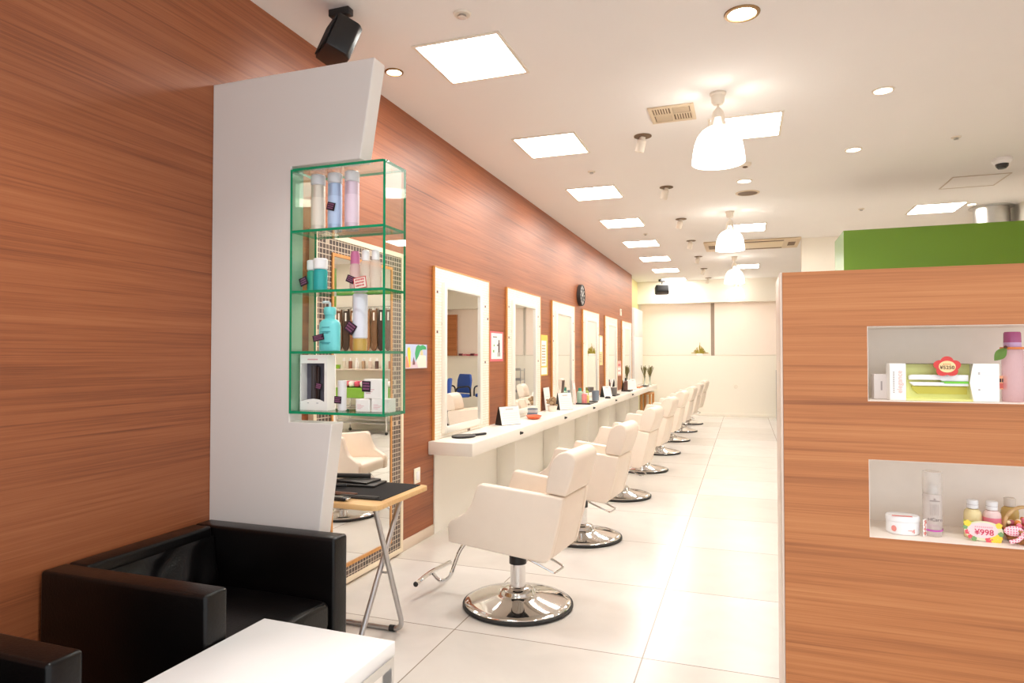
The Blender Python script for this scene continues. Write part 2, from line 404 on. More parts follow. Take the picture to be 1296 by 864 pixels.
# glass display case in the notch
gx0, gx1, gy0, gy1 = -1.815, -1.353, 2.3, 2.468
case = thing('glass_display_case', 'clear glass display case with green edges set in the white slab', 'display case', (0, 0, 0))
gt = .011
def pane(lo, hi, name, gm_='glass'):
    b = MB().box(lo, hi)
    thin = min(range(3), key=lambda i: hi[i] - lo[i])
    b.bm.normal_update()
    for f in b.bm.faces:
        f.material_index = 0 if abs(f.normal[thin]) > .9 else 1
    return b.build(name, [M[gm_], M['glass_edge']], case, smooth=False)
for x in (gx0 + .001, gx1 - gt): pane((x, gy0, 1.108), (x + gt, gy1, 2.142), 'side_pane', 'glass_side' if x < -1.6 else 'glass')
SHZ = [1.108, 1.36, 1.615, 1.871, 2.134]
for k, z in enumerate(SHZ):
    pane((gx0 + gt + .001, gy0, z), (gx1 - gt, gy1, z + gt), 'shelf' if 0 < k < 4 else ('bottom_pane' if k == 0 else 'top_pane'))
for z in (1.15, 1.42, 1.66, 2.06):
    MB().tube([(gx0 + .0125, gy0 + .155, z), (gx0 + .036, gy0 + .155, z)], .005).build('support_pin', M['chrome'], case)

# ================================================================== PRODUCTS IN THE GLASS CASE
def bottle(name, label, prof, mats, loc, cap=None, capmat=None, cat='bottle', band=None, group=None, n=24, rot=0, sq=None):
    t = thing(name, label, cat, loc, rot, group)
    xf = Matrix.Diagonal((sq[0], sq[1], 1, 1)) if sq else None
    MB().lathe(prof, n, xf=xf).build('bottle_body', mats, t)
    if cap: MB().lathe(cap, n).build('cap', capmat, t)
    if band:
        for bn, bp, bmt in band: MB().lathe(bp, n, xf=xf).build(bn, bmt, t)
    return t
def cyl(r, z0, z1, e=.003):
    return [(0, z0), (r - e, z0), (r, z0 + e), (r, z1 - e), (r - e, z1), (0, z1)]
S4, S3, S2, S1 = 1.8825, 1.6265, 1.3715, 1.1195    # top faces of the shelves, top shelf first
gm = 2.385
for k, (x, col, lab) in enumerate([(-1.735, (226, 214, 198), 'slim cream spray can, first from the slab on the top glass shelf'),
                                   (-1.65, (176, 196, 226), 'slim pale blue spray can with a dark tag on the top glass shelf'),
                                   (-1.565, (224, 200, 216), 'slim pale pink spray can on the top glass shelf')]):
    m1 = cm('can_%d' % k, *col, .28, metal=.25)
    t = bottle('spray_can', lab, cyl(.030, 0, .205), m1, (x, gm, S4), cyl(.0315, .205, .25, .004), clear('can_cap', 238, 236, 240, .8), group='spray cans on the top glass shelf', cat='spray can')
    MB().lathe([(.0304, .03), (.0304, .15)], 24).build('label_band', cm('can_label_%d' % k, *[min(255, c + 14) for c in col], .35), t)

TAGM = cm('tag_black', 34, 22, 34, .5); TAGT = cm('tag_print', 150, 92, 128, .5)
def price_tag(label, loc, w=.042, h=.032, tilt=0., rotz=0., mt=TAGM, pt=TAGT, group='dark price tags in the glass case'):
    t = thing('price_tag', label, 'price tag', loc, group=group)
    t.rotation_euler = (0, tilt, rotz)
    MB().box((-w / 2, 0, -h / 2), (w / 2, .0012, h / 2)).build('tag_card', mt, t)
    b = MB(); rr = random.Random(label)
    for i, zz in enumerate((.28, .02, -.24)):
        x = -w * .38
        while x < w * .3:
            d = w * rr.uniform(.05, .13); b.box((x, -.0006, h * (zz - .07)), (x + d, 0, h * (zz + .09))); x += d + w * .04
    b.build('tag_print', pt, t)
    return t
price_tag('dark price tag stuck on the pale blue spray can', (-1.648, 2.3525, 1.985), .04, .034, .25)

# shelf 3 : teal bottles, pink capped bottle, clear bottles
teal = clear('teal_plastic', 44, 172, 172, .92)
bottle('lotion_bottle', 'teal green lotion bottle with white cap and dark tag, beside the white slab', cyl(.026, 0, .095, .006), clear('green_teal', 60, 178, 150, .9), (-1.770, 2.40, S3),
       cyl(.0265, .095, .14, .004), M['plasticwhite'], group='teal lotion bottles')
bottle('lotion_bottle', 'wider teal blue lotion bottle with white cap on the third glass shelf', cyl(.03, 0, .095, .006), teal, (-1.714, 2.375, S3),
       cyl(.0305, .095, .142, .004), M['plasticwhite'], group='teal lotion bottles')
price_tag('dark price tag on the teal green lotion bottle', (-1.79, 2.3605, 1.672), .04, .036, -.35)
bottle('mist_bottle', 'slim bottle with rose pink cap on the third glass shelf', [(0, 0), (.021, 0), (.0225, .003), (.0225, .095), (.019, .112), (.012, .118), (0, .118)],
       clear('pale_rose', 238, 206, 206, .55), (-1.548, 2.385, S3), [(0, .112), (.0195, .112), (.0195, .15), (.015, .166), (0, .168)], cm('rose_cap', 196, 110, 150, .3))
for k, x in enumerate((-1.5, -1.452)):
    bottle('clear_bottle', ['clear square shouldered bottle with white cap behind the red framed tag', 'clear bottle with white cap by the front glass corner'][k],
           [(0, 0), (.023, 0), (.0245, .003), (.0245, .105), (.02, .122), (.012, .126), (0, .126)], clear('clear_plastic', 236, 224, 214, .38), (x, 2.39, S3),
           cyl(.0155, .124, .168, .003), M['plasticwhite'], group='clear bottles with white caps')
price_tag('dark price tag below the rose pink cap', (-1.555, 2.3605, 1.672), .04, .03, .4)
price_tag('white price tag with red frame and print on the third glass shelf', (-1.492, 2.335, S3 + .026), .056, .046, -.15, 0, cm('tag_cream', 250, 240, 228, .6), cm('tag_red', 206, 60, 66, .5), None)
b = MB()
for s in (-1, 1): b.box((-.03, -.001, s * .0225 - .0015), (.03, .0006, s * .0225 + .0015)).box((s * .0285 - .0015, -.001, -.024), (s * .0285 + .0015, .0006, .024))
b.build('tag_border', M['tag_red'], bpy.data.objects[-1] if False else [o for o in COL.objects if o.get('label', '').startswith('white price tag with red frame')][0])

# shelf 2 : turquoise pump bottle and tall tube
t = thing('pump_bottle', 'turquoise pump bottle with sloping shoulders in the glass case', 'bottle', (-1.672, 2.385, S2))
tq = cm('turquoise', 122, 222, 224, .32)
MB().lathe([(0, 0), (.046, 0), (.05, .004), (.05, .108), (.047, .122), (.036, .133), (.024, .137), (.024, .158), (0, .158)], 32, xf=Matrix.Diagonal((1, .62, 1, 1))).build('bottle_body', tq, t)
MB().lathe([(.0, .156), (.025, .156), (.026, .16), (.026, .182), (.022, .188), (0, .188)], 24).build('collar', tq, t)
MB().tube([(0, 0, .186), (0, 0, .205), (-.004, -.006, .209), (-.012, -.034, .207)], .0055).build('pump_nozzle', clear('pump_clear', 220, 230, 236, .6), t)
b = MB(); rr = random.Random(4)
for zz, w in ((.10, .04), (.082, .05), (.076, .03), (.035, .05), (.03, .035)): b.box((-w / 2, -.0325, zz), (w / 2, -.031, zz + .002))
b.build('label_print', cm('teal_print', 40, 140, 150, .5), t)
price_tag('dark price tag leaning on the turquoise pump bottle', (-1.703, 2.347, 1.428), .056, .026, -.2)
t = bottle('treatment_tube', 'tall white tube with amber foot and white top in the glass case', cyl(.031, .052, .24, .004), cm('tube_white', 226, 226, 236, .35), (-1.522, 2.385, S2),
       cyl(.03, 0, .052, .003), clear('amber', 214, 176, 92, .85), cat='tube')
price_tag('large dark price tag hung on the tall white tube', (-1.548, 2.351, 1.468), .05, .046, .6)

# shelf 1 : boxed hair tool, slim bottle, white boxes
t = thing('product_box', 'white carton with a dark window showing a hair iron', 'box', (-1.732, 2.385, S1))
MB().box((-.068, -.03, 0), (.068, .03, .012)).box((-.068, -.03, .012), (-.063, .03, .236)).box((.055, -.03, .012), (.068, .03, .236)).box((-.063, .02, .012), (.055, .03, .205)) \
    .box((-.063, -.03, .2), (.055, .03, .236)).prism([(-.063, .012), (.055, .012), (.055, .036), (.03, .046), (0, .049), (-.03, .046), (-.063, .036)], -.03, -.026).build('carton', M['paper'], t)
MB().box((-.063, .012, .012), (.055, .02, .2)).build('window_backing', cm('window_grey', 92, 88, 100, .5), t)
MB().tube([(-.016, -.002, .02), (-.016, -.002, .19)], .013).box((-.005, -.006, .03), (.01, .006, .185), bev=.003).build('hair_iron', cm('iron_brown', 52, 36, 34, .3), t)
b = MB(); b.box((-.03, -.0308, .214), (.022, -.03, .219)); b.build('carton_print', cm('pink_print', 226, 170, 176, .5), t)
b = MB(); b.box((-.03, -.031, .03), (-.022, -.03, .032)).box((.016, -.031, .03), (.026, -.03, .032)); b.build('fine_print', cm('grey_print', 130, 130, 140, .5), t)
price_tag('dark price tag on the window of the white carton', (-1.703, 2.352, 1.222), .034, .028, .2)
bottle('essence_bottle', 'slim white bottle with a dark tag on the lowest glass shelf', cyl(.0185, 0, .128, .003), clear('milky', 240, 238, 240, .85), (-1.605, 2.38, S1))
price_tag('dark price tag on the slim white bottle', (-1.613, 2.359, 1.166), .034, .03, .05)
for k, (x, y, z, w, d, h, lab) in enumerate([(-1.49, 2.385, S1, .066, .06, .052, 'low white carton under the upper one, nearer the white slab'),
                                              (-1.408, 2.385, S1, .08, .06, .055, 'low white carton in the front glass corner of the lowest shelf'),
                                              (-1.444, 2.385, S1 + .0555, .082, .056, .08, 'white carton with dark tag stacked on two lower cartons')]):
    t = thing('carton_box', lab, 'box', (x, y, z), group='white cartons on the lowest glass shelf')
    MB().box((-w / 2, -d / 2, 0), (w / 2, d / 2, h), bev=.002, seg=1).build('carton', M['paper'], t)
    b = MB()
    for j in range(4): b.box((-w * .38, -d / 2 - .0005, h * (.25 + .1 * j)), (w * (-.1 + .1 * ((j * 7) % 3)), -d / 2, h * (.28 + .1 * j)))
    b.build('carton_print', M['pink_print'], t)
price_tag('dark price tag on the stacked white carton', (-1.472, 2.3535, 1.225), .04, .044, .03)

# ================================================================== MOSAIC FRAME MIRROR ON THE WOOD WALL
t = thing('mosaic_mirror', 'full length mirror in a dark mosaic tile frame behind the glass case', 'mirror', (WX, 0, 0))
y0, y1, z0, z1 = 3.0, 4.0, .02, 2.05
b = MB(); r = .03
b.box((.001, y0, z0), (.035, y0 + r, z1)).box((.001, y1 - r, z0), (.035, y1, z1)).box((.001, y0 + r, z0), (.035, y1 - r, z0 + r)).box((.001, y0 + r, z1 - r), (.035, y1 - r, z1))
b.build('outer_rim', cm('rim_cream', 242, 226, 198, .4), t)
iy0, iy1, iz0, iz1 = 3.165, 3.845, .115, 1.94
b = MB()
b.box((.001, y0 + r, z0 + r), (.03, iy0, z1 - r)).box((.001, iy1, z0 + r), (.03, y1 - r, z1 - r)).box((.001, iy0, z0 + r), (.03, iy1, iz0)).box((.001, iy0, iz1), (.03, iy1, z1 - r))
b.build('mosaic_border', M['mosaic'], t)
b = MB(); r = .018
b.box((.001, iy0, iz0), (.037, iy0 + r, iz1)).box((.001, iy1 - r, iz0), (.037, iy1, iz1)).box((.001, iy0 + r, iz0), (.037, iy1 - r, iz0 + r)).box((.001, iy0 + r, iz1 - r), (.037, iy1 - r, iz1))
b.build('inner_rim', M['orange_wood'], t)
MB().box((-.006, -(iy1 - iy0) / 2 + r, iz0 + r), (.006, (iy1 - iy0) / 2 - r, iz1 - r)).build('mirror_glass', M['mirror'], t, loc=(.024, (iy0 + iy1) / 2, 0), rot=(0, 0, radians(-.45)))

# ================================================================== STYLING STATIONS: mirrors + counter
MY = [4.515 + 1.628 * k for k in range(6)]
def make_station():
    t = thing('station_mirror', 'white tiled styling mirror, ' + ORD[0], 'mirror', (WX, MY[0], .712), group='white framed mirrors along the counter')
    w, h = 1.125, 1.32
    gy0, gy1, gz0, gz1 = .175, .865, .085, 1.165
    b = MB(); f = .05; d = .016
    b.box((.001, 0, 0), (d, gy0 - f, h)).box((.001, gy1 + f, 0), (d, w, h)).box((.001, gy0 - f, gz1 + f), (d, gy1 + f, h)).box((.001, gy0 - f, 0), (d, gy1 + f, gz0 - f))
    b.build('tile_border', M['white_mosaic'], t)
    b = MB(); e = .009
    b.box((.001, -e, 0), (d + .004, 0, h + e)).box((.001, w, 0), (d + .004, w + e, h + e)).box((.001, 0, h), (d + .004, w, h + e))
    b.build('edge_strip', M['orange_wood'], t)
    b = MB(); D = .042
    b.box((.001, gy0 - f, gz0 - f), (D, gy0, gz1 + f), bev=.006).box((.001, gy1, gz0 - f), (D, gy1 + f, gz1 + f), bev=.006)
    b.box((.001, gy0, gz0 - f), (D, gy1, gz0), bev=.006).box((.001, gy0, gz1), (D, gy1, gz1 + f), bev=.006)
    b.build('raised_frame', M['counter'], t)
    MB().box((.003, gy0, gz0), (.026, gy1, gz1)).build('mirror_glass', M['mirror'], t)
    return t
st = make_station()
MLAB = ['white framed wall mirror at the near end of the counter, beside the desk calendar', 'white framed wall mirror between the pink framed and the yellow posters',
        'white framed wall mirror under the round clock, past the yellow poster', 'white framed wall mirror just before the tall cream poster',
        'white framed wall mirror between the tall cream poster and the pink notice', 'white framed wall mirror at the far end of the wood wall']
st['label'] = MLAB[0]
for k in range(1, 6): dup(st, MLAB[k], (WX, MY[k], .712))

cy0, cy1 = 4.44, 15.2
t = thing('styling_counter', 'long white wall counter running under the mirrors', 'counter', (0, 0, 0))
MB().box((WX + .001, cy0, .612), (-1.88, 13.95, .71), bev=.004).box((WX + .001, 13.95, .612), (-1.88, cy1, .71), bev=.004).build('worktop', M['counter'], t)
MB().box((WX + .001, 4.53, 0), (WX + .012, 13.94, .611)).build('apron_panel', M['counter'], t)
for k in range(7):
    y = 5.86 + 1.53 * k if k < 6 else 14.9
    MB().box((WX + .013, y, 0.0), (-2.045, y + .03, .611), bev=.003).build('support_fin', M['counter'], t)
for k in range(5):
    y = [5.53, 7.06, 8.52, 10.1, 11.7][k]
    MB().tube([(-1.881, y, .668), (-1.862, y, .668), (-1.856, y + .0, .676)], .009).lathe([(0, 0), (.016, 0), (.014, .008), (0, .01)], 12, xf=T(-1.879, y, .668) @ RY(pi / 2)).build('hook', M['black'], t)

# ================================================================== SMALL WALL THINGS
t = thing('wall_switch', 'cream switch plate low on the wood wall by the folding table', 'switch', (WX, 4.255, .488))
MB().box((.001, -.045, -.055), (.01, .045, .055), bev=.003).build('plate', M['switch'], t)
MB().box((.01, -.02, -.03), (.015, .02, .03), bev=.002).build('rocker', M['plasticwhite'], t)
t = thing('control_switch', 'small white control plate high on the wood wall past the clock', 'control', (WX, 12.55, 2.19))
MB().box((.001, -.06, -.065), (.02, .06, .065), bev=.004).build('plate', M['switch'], t)
MB().box((.02, -.03, .01), (.022, .03, .045)).build('display', cm('display_grey', 170, 180, 170, .3), t)

def poster(label, y0, y1, z0, z1, border, bw, shapes, name='picture_poster'):
    t = thing(name, label, 'poster', (WX, (y0 + y1) / 2, (z0 + z1) / 2))
    W, Hh = y1 - y0, z1 - z0
    MB().box((.001, -W / 2, -Hh / 2), (.005, W / 2, Hh / 2)).build('sheet', border, t)
    for nm, m_, rects in shapes:
        b = MB()
        for (a0, c0, a1, c1) in rects:
            b.box((.005, -W / 2 + a0 * W, -Hh / 2 + c0 * Hh), (.0062 + .0004 * (nm != 'page'), -W / 2 + a1 * W, -Hh / 2 + c1 * Hh))
        b.build(nm, m_, t)
    return t
pk = cm('poster_pink', 232, 112, 120, .6); yl = cm('poster_yellow', 246, 206, 96, .6)
poster('white poster with a pink border and a small figure drawing between mirrors', 5.70, 6.05, 1.3, 1.585, pk, .02,
       [('page', M['paper'], [(.08, .08, .92, .94)]), ('ink', cm('ink_dark', 84, 64, 66, .6), [(.6, .3, .72, .62), (.62, .62, .7, .72), (.56, .16, .62, .3), (.68, .16, .74, .3), (.5, .52, .6, .56), (.2, .8, .5, .83)]),
        ('accent', cm('accent_green', 120, 170, 96, .6), [(.2, .3, .3, .38), (.25, .5, .32, .56)])])
poster('yellow and white poster hanging between the second and third wall mirrors', 7.295, 7.6, 1.12, 1.6, yl, .02,
       [('page', M['paper'], [(.12, .03, .88, .2), (.14, .24, .8, .86)]), ('ink', cm('ink_soft', 190, 170, 140, .6), [(.2, .3 + .07 * k, .68, .33 + .07 * k) for k in range(7)])])
poster('tall narrow cream poster between the fourth and fifth wall mirrors', 10.56, 10.86, 1.2, 1.69, cm('poster_cream', 248, 226, 170, .6), .02,
       [('page', M['paper'], [(.1, .45, .9, .95)]), ('ink', M['ink_soft'], [(.2, .1 + .06 * k, .7, .13 + .06 * k) for k in range(5)])])
poster('pink and white notice low between the fifth and sixth wall mirrors', 12.2, 12.6, .98, 1.26, cm('notice_pink', 246, 196, 188, .6), .02,
       [('page', M['paper'], [(.1, .1, .9, .55)]), ('ink', cm('ink_rose', 226, 120, 120, .6), [(.2, .65, .8, .8), (.2, .3, .7, .36)])])

# children's picture card beside the mosaic mirror
t = thing('picture_card', 'colourful illustrated card of trees and a small house beside the mosaic mirror', 'picture', (WX, 4.21, 1.348))
W, Hh = .34, .172
MB().box((.001, -W / 2, -Hh / 2), (.02, W / 2, Hh / 2), bev=.002, seg=1).build('board', cm('card_sky', 196, 208, 236, .5), t)
def flat(nm, m_, polys, x0=.02, x1=.0214):
    b = MB()
    for pl in polys: b.prism(pl, x0, x1, 'X')
    b.build(nm, m_, t)
flat('ground', cm('card_rose', 226, 202, 214, .5), [[(-W / 2 + .002, -Hh / 2 + .002), (W / 2 - .002, -Hh / 2 + .002), (W / 2 - .002, -.03), (-.02, -.04), (-W / 2 + .002, -.03)]], .02, .0207)
flat('yellow_tree', cm('card_yellow', 250, 222, 66, .5), [[(-.13, .06), (-.1, .065), (-.085, .03), (-.09, -.075), (-.105, -.075), (-.13, .02)]])
flat('orange_slope', cm('card_orange', 246, 150, 116, .5), [[(-.155, .0), (-.14, .0), (-.105, -.078), (-.155, -.078)]])
flat('green_tree', cm('card_green', 62, 172, 108, .5), [[(-.02, .02), (.0, .07), (.03, .084), (.06, .076), (.1, .084), (.15, .07), (.155, .05), (.1, .05), (.06, .04), (.03, .0), (-.005, -.03)]])
flat('pale_house', cm('card_white', 246, 236, 224, .5), [[(.0, -.035), (.05, .01), (.15, .006), (.155, -.08), (.03, -.082)]])
flat('small_house', cm('card_brown', 130, 84, 92, .5), [[(-.055, -.045), (-.04, -.005), (-.02, -.045), (-.02, -.06), (-.055, -.06)]])
flat('pale_bloom', cm('card_beige', 240, 214, 160, .5), [[(.06, .02), (.075, .045), (.095, .04), (.105, .01), (.07, .008)]])

# clock
t = thing('wall_clock', 'round dark wall clock with pale hour marks above the mirrors', 'clock', (WX + .001, 9.225, 2.225))
xf = RY(pi / 2)
MB().lathe([(0, 0), (.15, 0), (.155, .006), (.155, .05), (.15, .056), (.14, .056), (.136, .046), (0, .046)], 40, xf=xf).build('case', M['dark_grey'], t)
b = MB()
for k in range(12):
    a = k * pi / 6; b.box((-.011, .095, .0465), (.011, .13, .049), xf=xf @ rz(a))
b.build('hour_mark', cm('clock_marks', 206, 200, 196, .5), t)
MB().box((-.006, -.02, .05), (.006, .07, .0515), xf=xf @ rz(2.2)).build('hour_hand', cm('hand_white', 236, 232, 226, .5), t)
MB().box((-.004, -.025, .052), (.004, .11, .0535), xf=xf @ rz(.6)).lathe(cyl(.01, .046, .056, .002), 12, xf=xf).build('minute_hand', M['hand_white'], t)

# ================================================================== COUNTER-TOP THINGS
CT = .7105
t = thing('hand_mirror', 'black oval hand mirror lying on the near end of the counter', 'hand mirror', (-2.09, 4.76, CT), radians(64))
MB().lathe([(0, 0), (.085, 0), (.09, .004), (.09, .014), (.085, .018), (0, .018)], 32, xf=Matrix.Diagonal((1.15, .9, 1, 1))).build('mirror_head', M['black'], t)
MB().box((.095, -.016, .002), (.235, .016, .02), bev=.008, seg=3).build('handle', M['black'], t)
MB().lathe([(0, .0182), (.075, .0182), (0, .0186)], 32, xf=Matrix.Diagonal((1.15, .9, 1, 1))).build('mirror_glass', M['dark_grey'], t)

def calendar(label, x, y, r, w=.20, h=.15, group=None):
    t = thing('desk_calendar', label, 'calendar', (x, y, CT), r, group)
    d = .05
    MB().prism([(-d, 0), (d, 0), (.006, h), (-.006, h)], -w / 2 + .003, w / 2 - .003, 'Y').build('easel_stand', M['black'], t)
    sl = math.atan2(d - .006, h)
    xf = T(d + .001, 0, 0) @ RY(-sl)
    MB().box((0, -w / 2, .004), (.004, w / 2, h * 1.02), xf=xf).build('page', M['paper'], t)
    b = MB()
    for k in range(5): b.box((.004, -w * .4, h * (.12 + .13 * k)), (.0046, w * .4, h * (.13 + .13 * k)), xf=xf)
    b.box((.004, -w * .2, h * .84), (.0048, w * .2, h * .9), xf=xf)
    b.build('page_print', cm('cal_print', 200, 190, 188, .6), t)
    return t
calendar('white desk calendar on a black easel in front of the first mirror', -2.09, 5.79, radians(-28), .24, .17)
calendar('white desk calendar with black side, past the brown flowers on the counter', -2.04, 7.62, radians(-35), .2, .2)
calendar('small white card stand on the counter at the fourth mirror', -2.05, 10.2, radians(-30), .18, .17)
calendar('dark sided card stand on the tray at the far end', -2.08, 12.25, radians(-40), .16, .2)
calendar('second card stand beside the dark one at the far end', -2.04, 12.7, radians(-40), .14, .2)

t = thing('clip_dish', 'orange oval dish with a pale rim on the counter by the second mirror', 'dish', (-2.03, 6.40, CT), .3)
MB().lathe([(0, 0), (.06, 0), (.085, .014), (.1, .034), (.094, .035), (.08, .018), (.055, .008), (0, .008)], 32, xf=Matrix.Diagonal((.8, 1.15, 1, 1))).build('dish_body', cm('dish_orange', 232, 116, 74, .4), t)
t = thing('pencil_cup', 'blue grey cup standing behind the orange dish', 'cup', (-2.10, 6.58, CT))
MB().lathe([(0, 0), (.05, 0), (.055, .09), (.05, .09), (.046, .006), (0, .006)], 24).build('cup_body', cm('cup_blue', 116, 132, 150, .4), t)
MB().lathe([(.0528, .05), (.0548, .08)], 24).build('cup_band', cm('cup_band', 196, 200, 206, .4), t)

t = thing('flower_basket', 'bunch of dried brown flowers in a pale pot beside the white card', 'flowers', (-2.1, 7.33, CT))
MB().lathe([(0, 0), (.045, 0), (.06, .07), (.055, .07), (.042, .006), (0, .006)], 20).build('pot', cm('pot_pale', 238, 226, 214, .5), t)
b = MB(); rr = random.Random(2)
for k in range(26):
    a, q = rr.uniform(0, 2 * pi), rr.uniform(0, .06)
    b.sphere((q * cos(a), q * sin(a), rr.uniform(.07, .16)), rr.uniform(.014, .024), sc=(1, 1, .8), u=8, v=6)
b.build('blossoms', cm('dried_brown', 176, 148, 116, .8, var=.3, vscale=40), t)
o = thing('notice_card', 'upright white card leaning at the wall behind the brown flowers', 'card', (-2.185, 7.47, CT))
MB().box((-.004, -.11, 0), (.004, .11, .27), xf=RY(-.12)).build('card_sheet', M['paper'], o)
MB().box((.004, -.08, .12), (.0048, .08, .124), xf=RY(-.12)).box((.004, -.08, .16), (.0048, .06, .164), xf=RY(-.12)).build('card_print', M['cal_print'], o)

def tray(label, x, y, w, d, col):
    o = MB().box((-w / 2, -d / 2, 0), (w / 2, d / 2, .006)).box((-w / 2, -d / 2, .006), (-w / 2 + .006, d / 2, .018)).box((w / 2 - .006, -d / 2, .006), (w / 2, d / 2, .018)) \
        .box((-w / 2, -d / 2, .006), (w / 2, -d / 2 + .006, .018)).box((-w / 2, d / 2 - .006, .006), (w / 2, d / 2, .018)).build('tray', col, loc=(x, y, CT))
    return tag(o, label, 'tray')
tray('dark tray holding bright bottles on the counter below the third mirror', -2.03, 8.75, .22, .5, M['dark_grey'])
def small_bottle(label, x, y, z, r, h, col, capc, cat='bottle', group='bright bottles on the dark tray'):
    return bottle('small_bottle', label, [(0, 0), (r, 0), (r, h * .72), (r * .5, h * .8), (0, h * .8)], col, (x, y, z), cyl(r * .55, h * .78, h, .002), capc, group=group, cat=cat, n=16)
tz = CT + .0065
small_bottle('pink bottle at the near end of the dark tray', -2.02, 8.6, tz, .035, .17, cm('b_pink', 240, 150, 150), M['plasticwhite'])
small_bottle('teal capped bottle on the dark tray behind the pink one', -2.11, 8.72, tz, .04, .2, cm('b_mint', 190, 220, 200), cm('b_tealcap', 70, 160, 140))
small_bottle('yellow bottle on the dark tray', -2.03, 8.78, tz, .034, .13, cm('b_yellow', 238, 218, 130), M['plasticwhite'])
small_bottle('slim green bottle at the far end of the dark tray', -2.06, 8.92, tz, .028, .2, cm('b_green', 176, 190, 90), cm('b_olive', 120, 120, 60))
o = thing('price_card', 'tall pink and white card leaning behind the dark tray', 'card', (-2.115, 8.5, CT))
MB().box((-.003, -.07, 0), (.003, .07, .32), xf=RY(-.1)).build('card_sheet', cm('card_palepink', 248, 218, 210, .6), o)
MB().box((.003, -.05, .2), (.0036, .05, .28), xf=RY(-.1)).build('card_print', M['paper'], o)
t = thing('pencil_cup', 'dark blue cup on the counter between the tray and the fourth mirror', 'cup', (-2.03, 9.35, CT))
MB().lathe([(0, 0), (.05, 0), (.055, .14), (.05, .14), (.045, .006), (0, .006)], 20).build('cup_body', cm('cup_slate', 120, 134, 150, .4), t)
o = tag(MB().lathe([(0, 0), (.045, 0), (.035, .03), (0, .034)], 16).build('round_tin', M['dark_grey'], loc=(-1.95, 9.85, CT)), 'small dark round tin lying near the front of the counter', 'tin')
tray('dark tray under the card stand at the fourth mirror', -2.02, 10.62, .16, .4, M['dark_grey'])
t = thing('pencil_cup', 'grey cup on the dark tray at the fourth mirror', 'cup', (-2.02, 10.7, tz))
MB().lathe([(0, 0), (.05, 0), (.055, .12), (.05, .12), (.045, .006), (0, .006)], 20).build('cup_body', cm('cup_grey', 140, 134, 130, .4), t)
tray('dark tray at the far end under the last small bottles', -2.02, 12.0, .16, .3, M['dark_grey'])
small_bottle('dark brown bottle on the far tray', -2.03, 11.92, tz, .035, .24, cm('b_brown', 110, 76, 66), M['dark_grey'], group='brown bottles on the far tray')
small_bottle('brown bottle behind the dark one on the far tray', -2.06, 12.06, tz, .034, .2, cm('b_rust', 150, 104, 86), M['dark_grey'], group='brown bottles on the far tray')
o = tag(MB().box((-.09, -.22, 0), (.09, .22, .02), bev=.003).build('folder', cm('folder_orange', 226, 150, 112, .5), loc=(-2.05, 13.4, CT)), 'flat orange folder lying at the far end of the counter', 'folder')
o = tag(MB().box((-.07, -.2, 0), (.07, .2, .022), bev=.003).build('folder', M['dark_grey'], loc=(-1.98, 13.95, CT)), 'flat dark folder lying near the vases at the far end', 'folder')
for k, (x, y) in enumerate([(-2.02, 14.25), (-1.96, 14.62)]):
    t = thing('bud_vase', ['slim glass vase of dry grass, nearer of two at the end of the counter', 'slim glass vase of dry grass, farther of two at the end of the counter'][k], 'vase', (x, y, CT), group='vases of dry grass')
    MB().lathe([(0, 0), (.05, 0), (.052, .006), (.02, .05), (.018, .19), (.03, .21)], 16).build('vase_body', clear('vase_glass', 230, 236, 226, .35), t)
    b = MB(); rr = random.Random(k)
    for j in range(16):
        a = rr.uniform(0, 2 * pi); e = rr.uniform(.03, .09); b.tube([(0, 0, .1), (e * .3 * cos(a), e * .3 * sin(a), .24), (e * cos(a), e * sin(a), rr.uniform(.36, .44))], .006, n=5)
    b.build('dry_grass', cm('dry_grass', 120, 112, 70, .9, var=.3), t)

# wooden frame stand and white cabinet at the far end
t = thing('wooden_stand', 'open orange wood stand under the far end of the counter', 'stand', (-2.12, 14.25, 0))
ow = M['orange_wood']
for sx in (0, 1):
    for sy in (0, 1): MB().box((sx * .18, sy * .55, 0), (sx * .18 + .045, sy * .55 + .045, .53), bev=.003).build('leg', ow, t)
MB().box((0, 0, .53), (.225, .595, .56), bev=.003).build('stand_top', ow, t)
MB().box((.18, .045, .14), (.22, .55, .18)).box((0, .045, .14), (.04, .55, .18)).build('rail', ow, t)
t = thing('wall_cabinet', 'tall white cupboard in the far corner above the counter end', 'cabinet', (0, 0, 0))
MB().box((WX - .1, 14.02, .712), (WX + .02, 15.25, 2.39)).build('carcass', M['white'], t)
MB().box((WX + .02, 14.025, 1.79), (WX + .036, 15.245, 2.385), bev=.003).build('door', M['white'], t)
MB().box((WX + .02, 14.025, .715), (WX + .036, 15.245, 1.78), bev=.003).build('door', M['white'], t)

# outlet and sill plant at the back
t = thing('wall_outlet', 'round white outlet cover on the cream back wall', 'outlet', (-.18, YB - .001, .67))
MB().lathe([(0, 0), (.05, 0), (.045, .012), (0, .014)], 24, xf=RX(pi / 2)).build('cover', M['switch'], t)
t = thing('sill_plant', 'small branching dry flower arrangement on the back ledge', 'plant', (-.96, YB + .02, 1.3605))
MB().box((-.07, -.025, 0), (.07, .025, .05), bev=.01).build('pot', M['paper'], t)
b = MB(); rr = random.Random(5)
for j in range(60):
    a = rr.uniform(-1, 1); hh = max(.03, (1 - abs(a)) * .22 * rr.uniform(.5, 1.1)); x = a * .19
    b.tube([(x * .3, 0, .045), (x * .8, rr.uniform(-.02, .02), .045 + hh * .7), (x, rr.uniform(-.03, .03), .035 + hh)], .006, n=5)
b.tube([(0, 0, .05), (.005, 0, .3)], .005, n=5)
b.build('sprigs', cm('sprig_olive', 176, 160, 70, .8, var=.3), t)

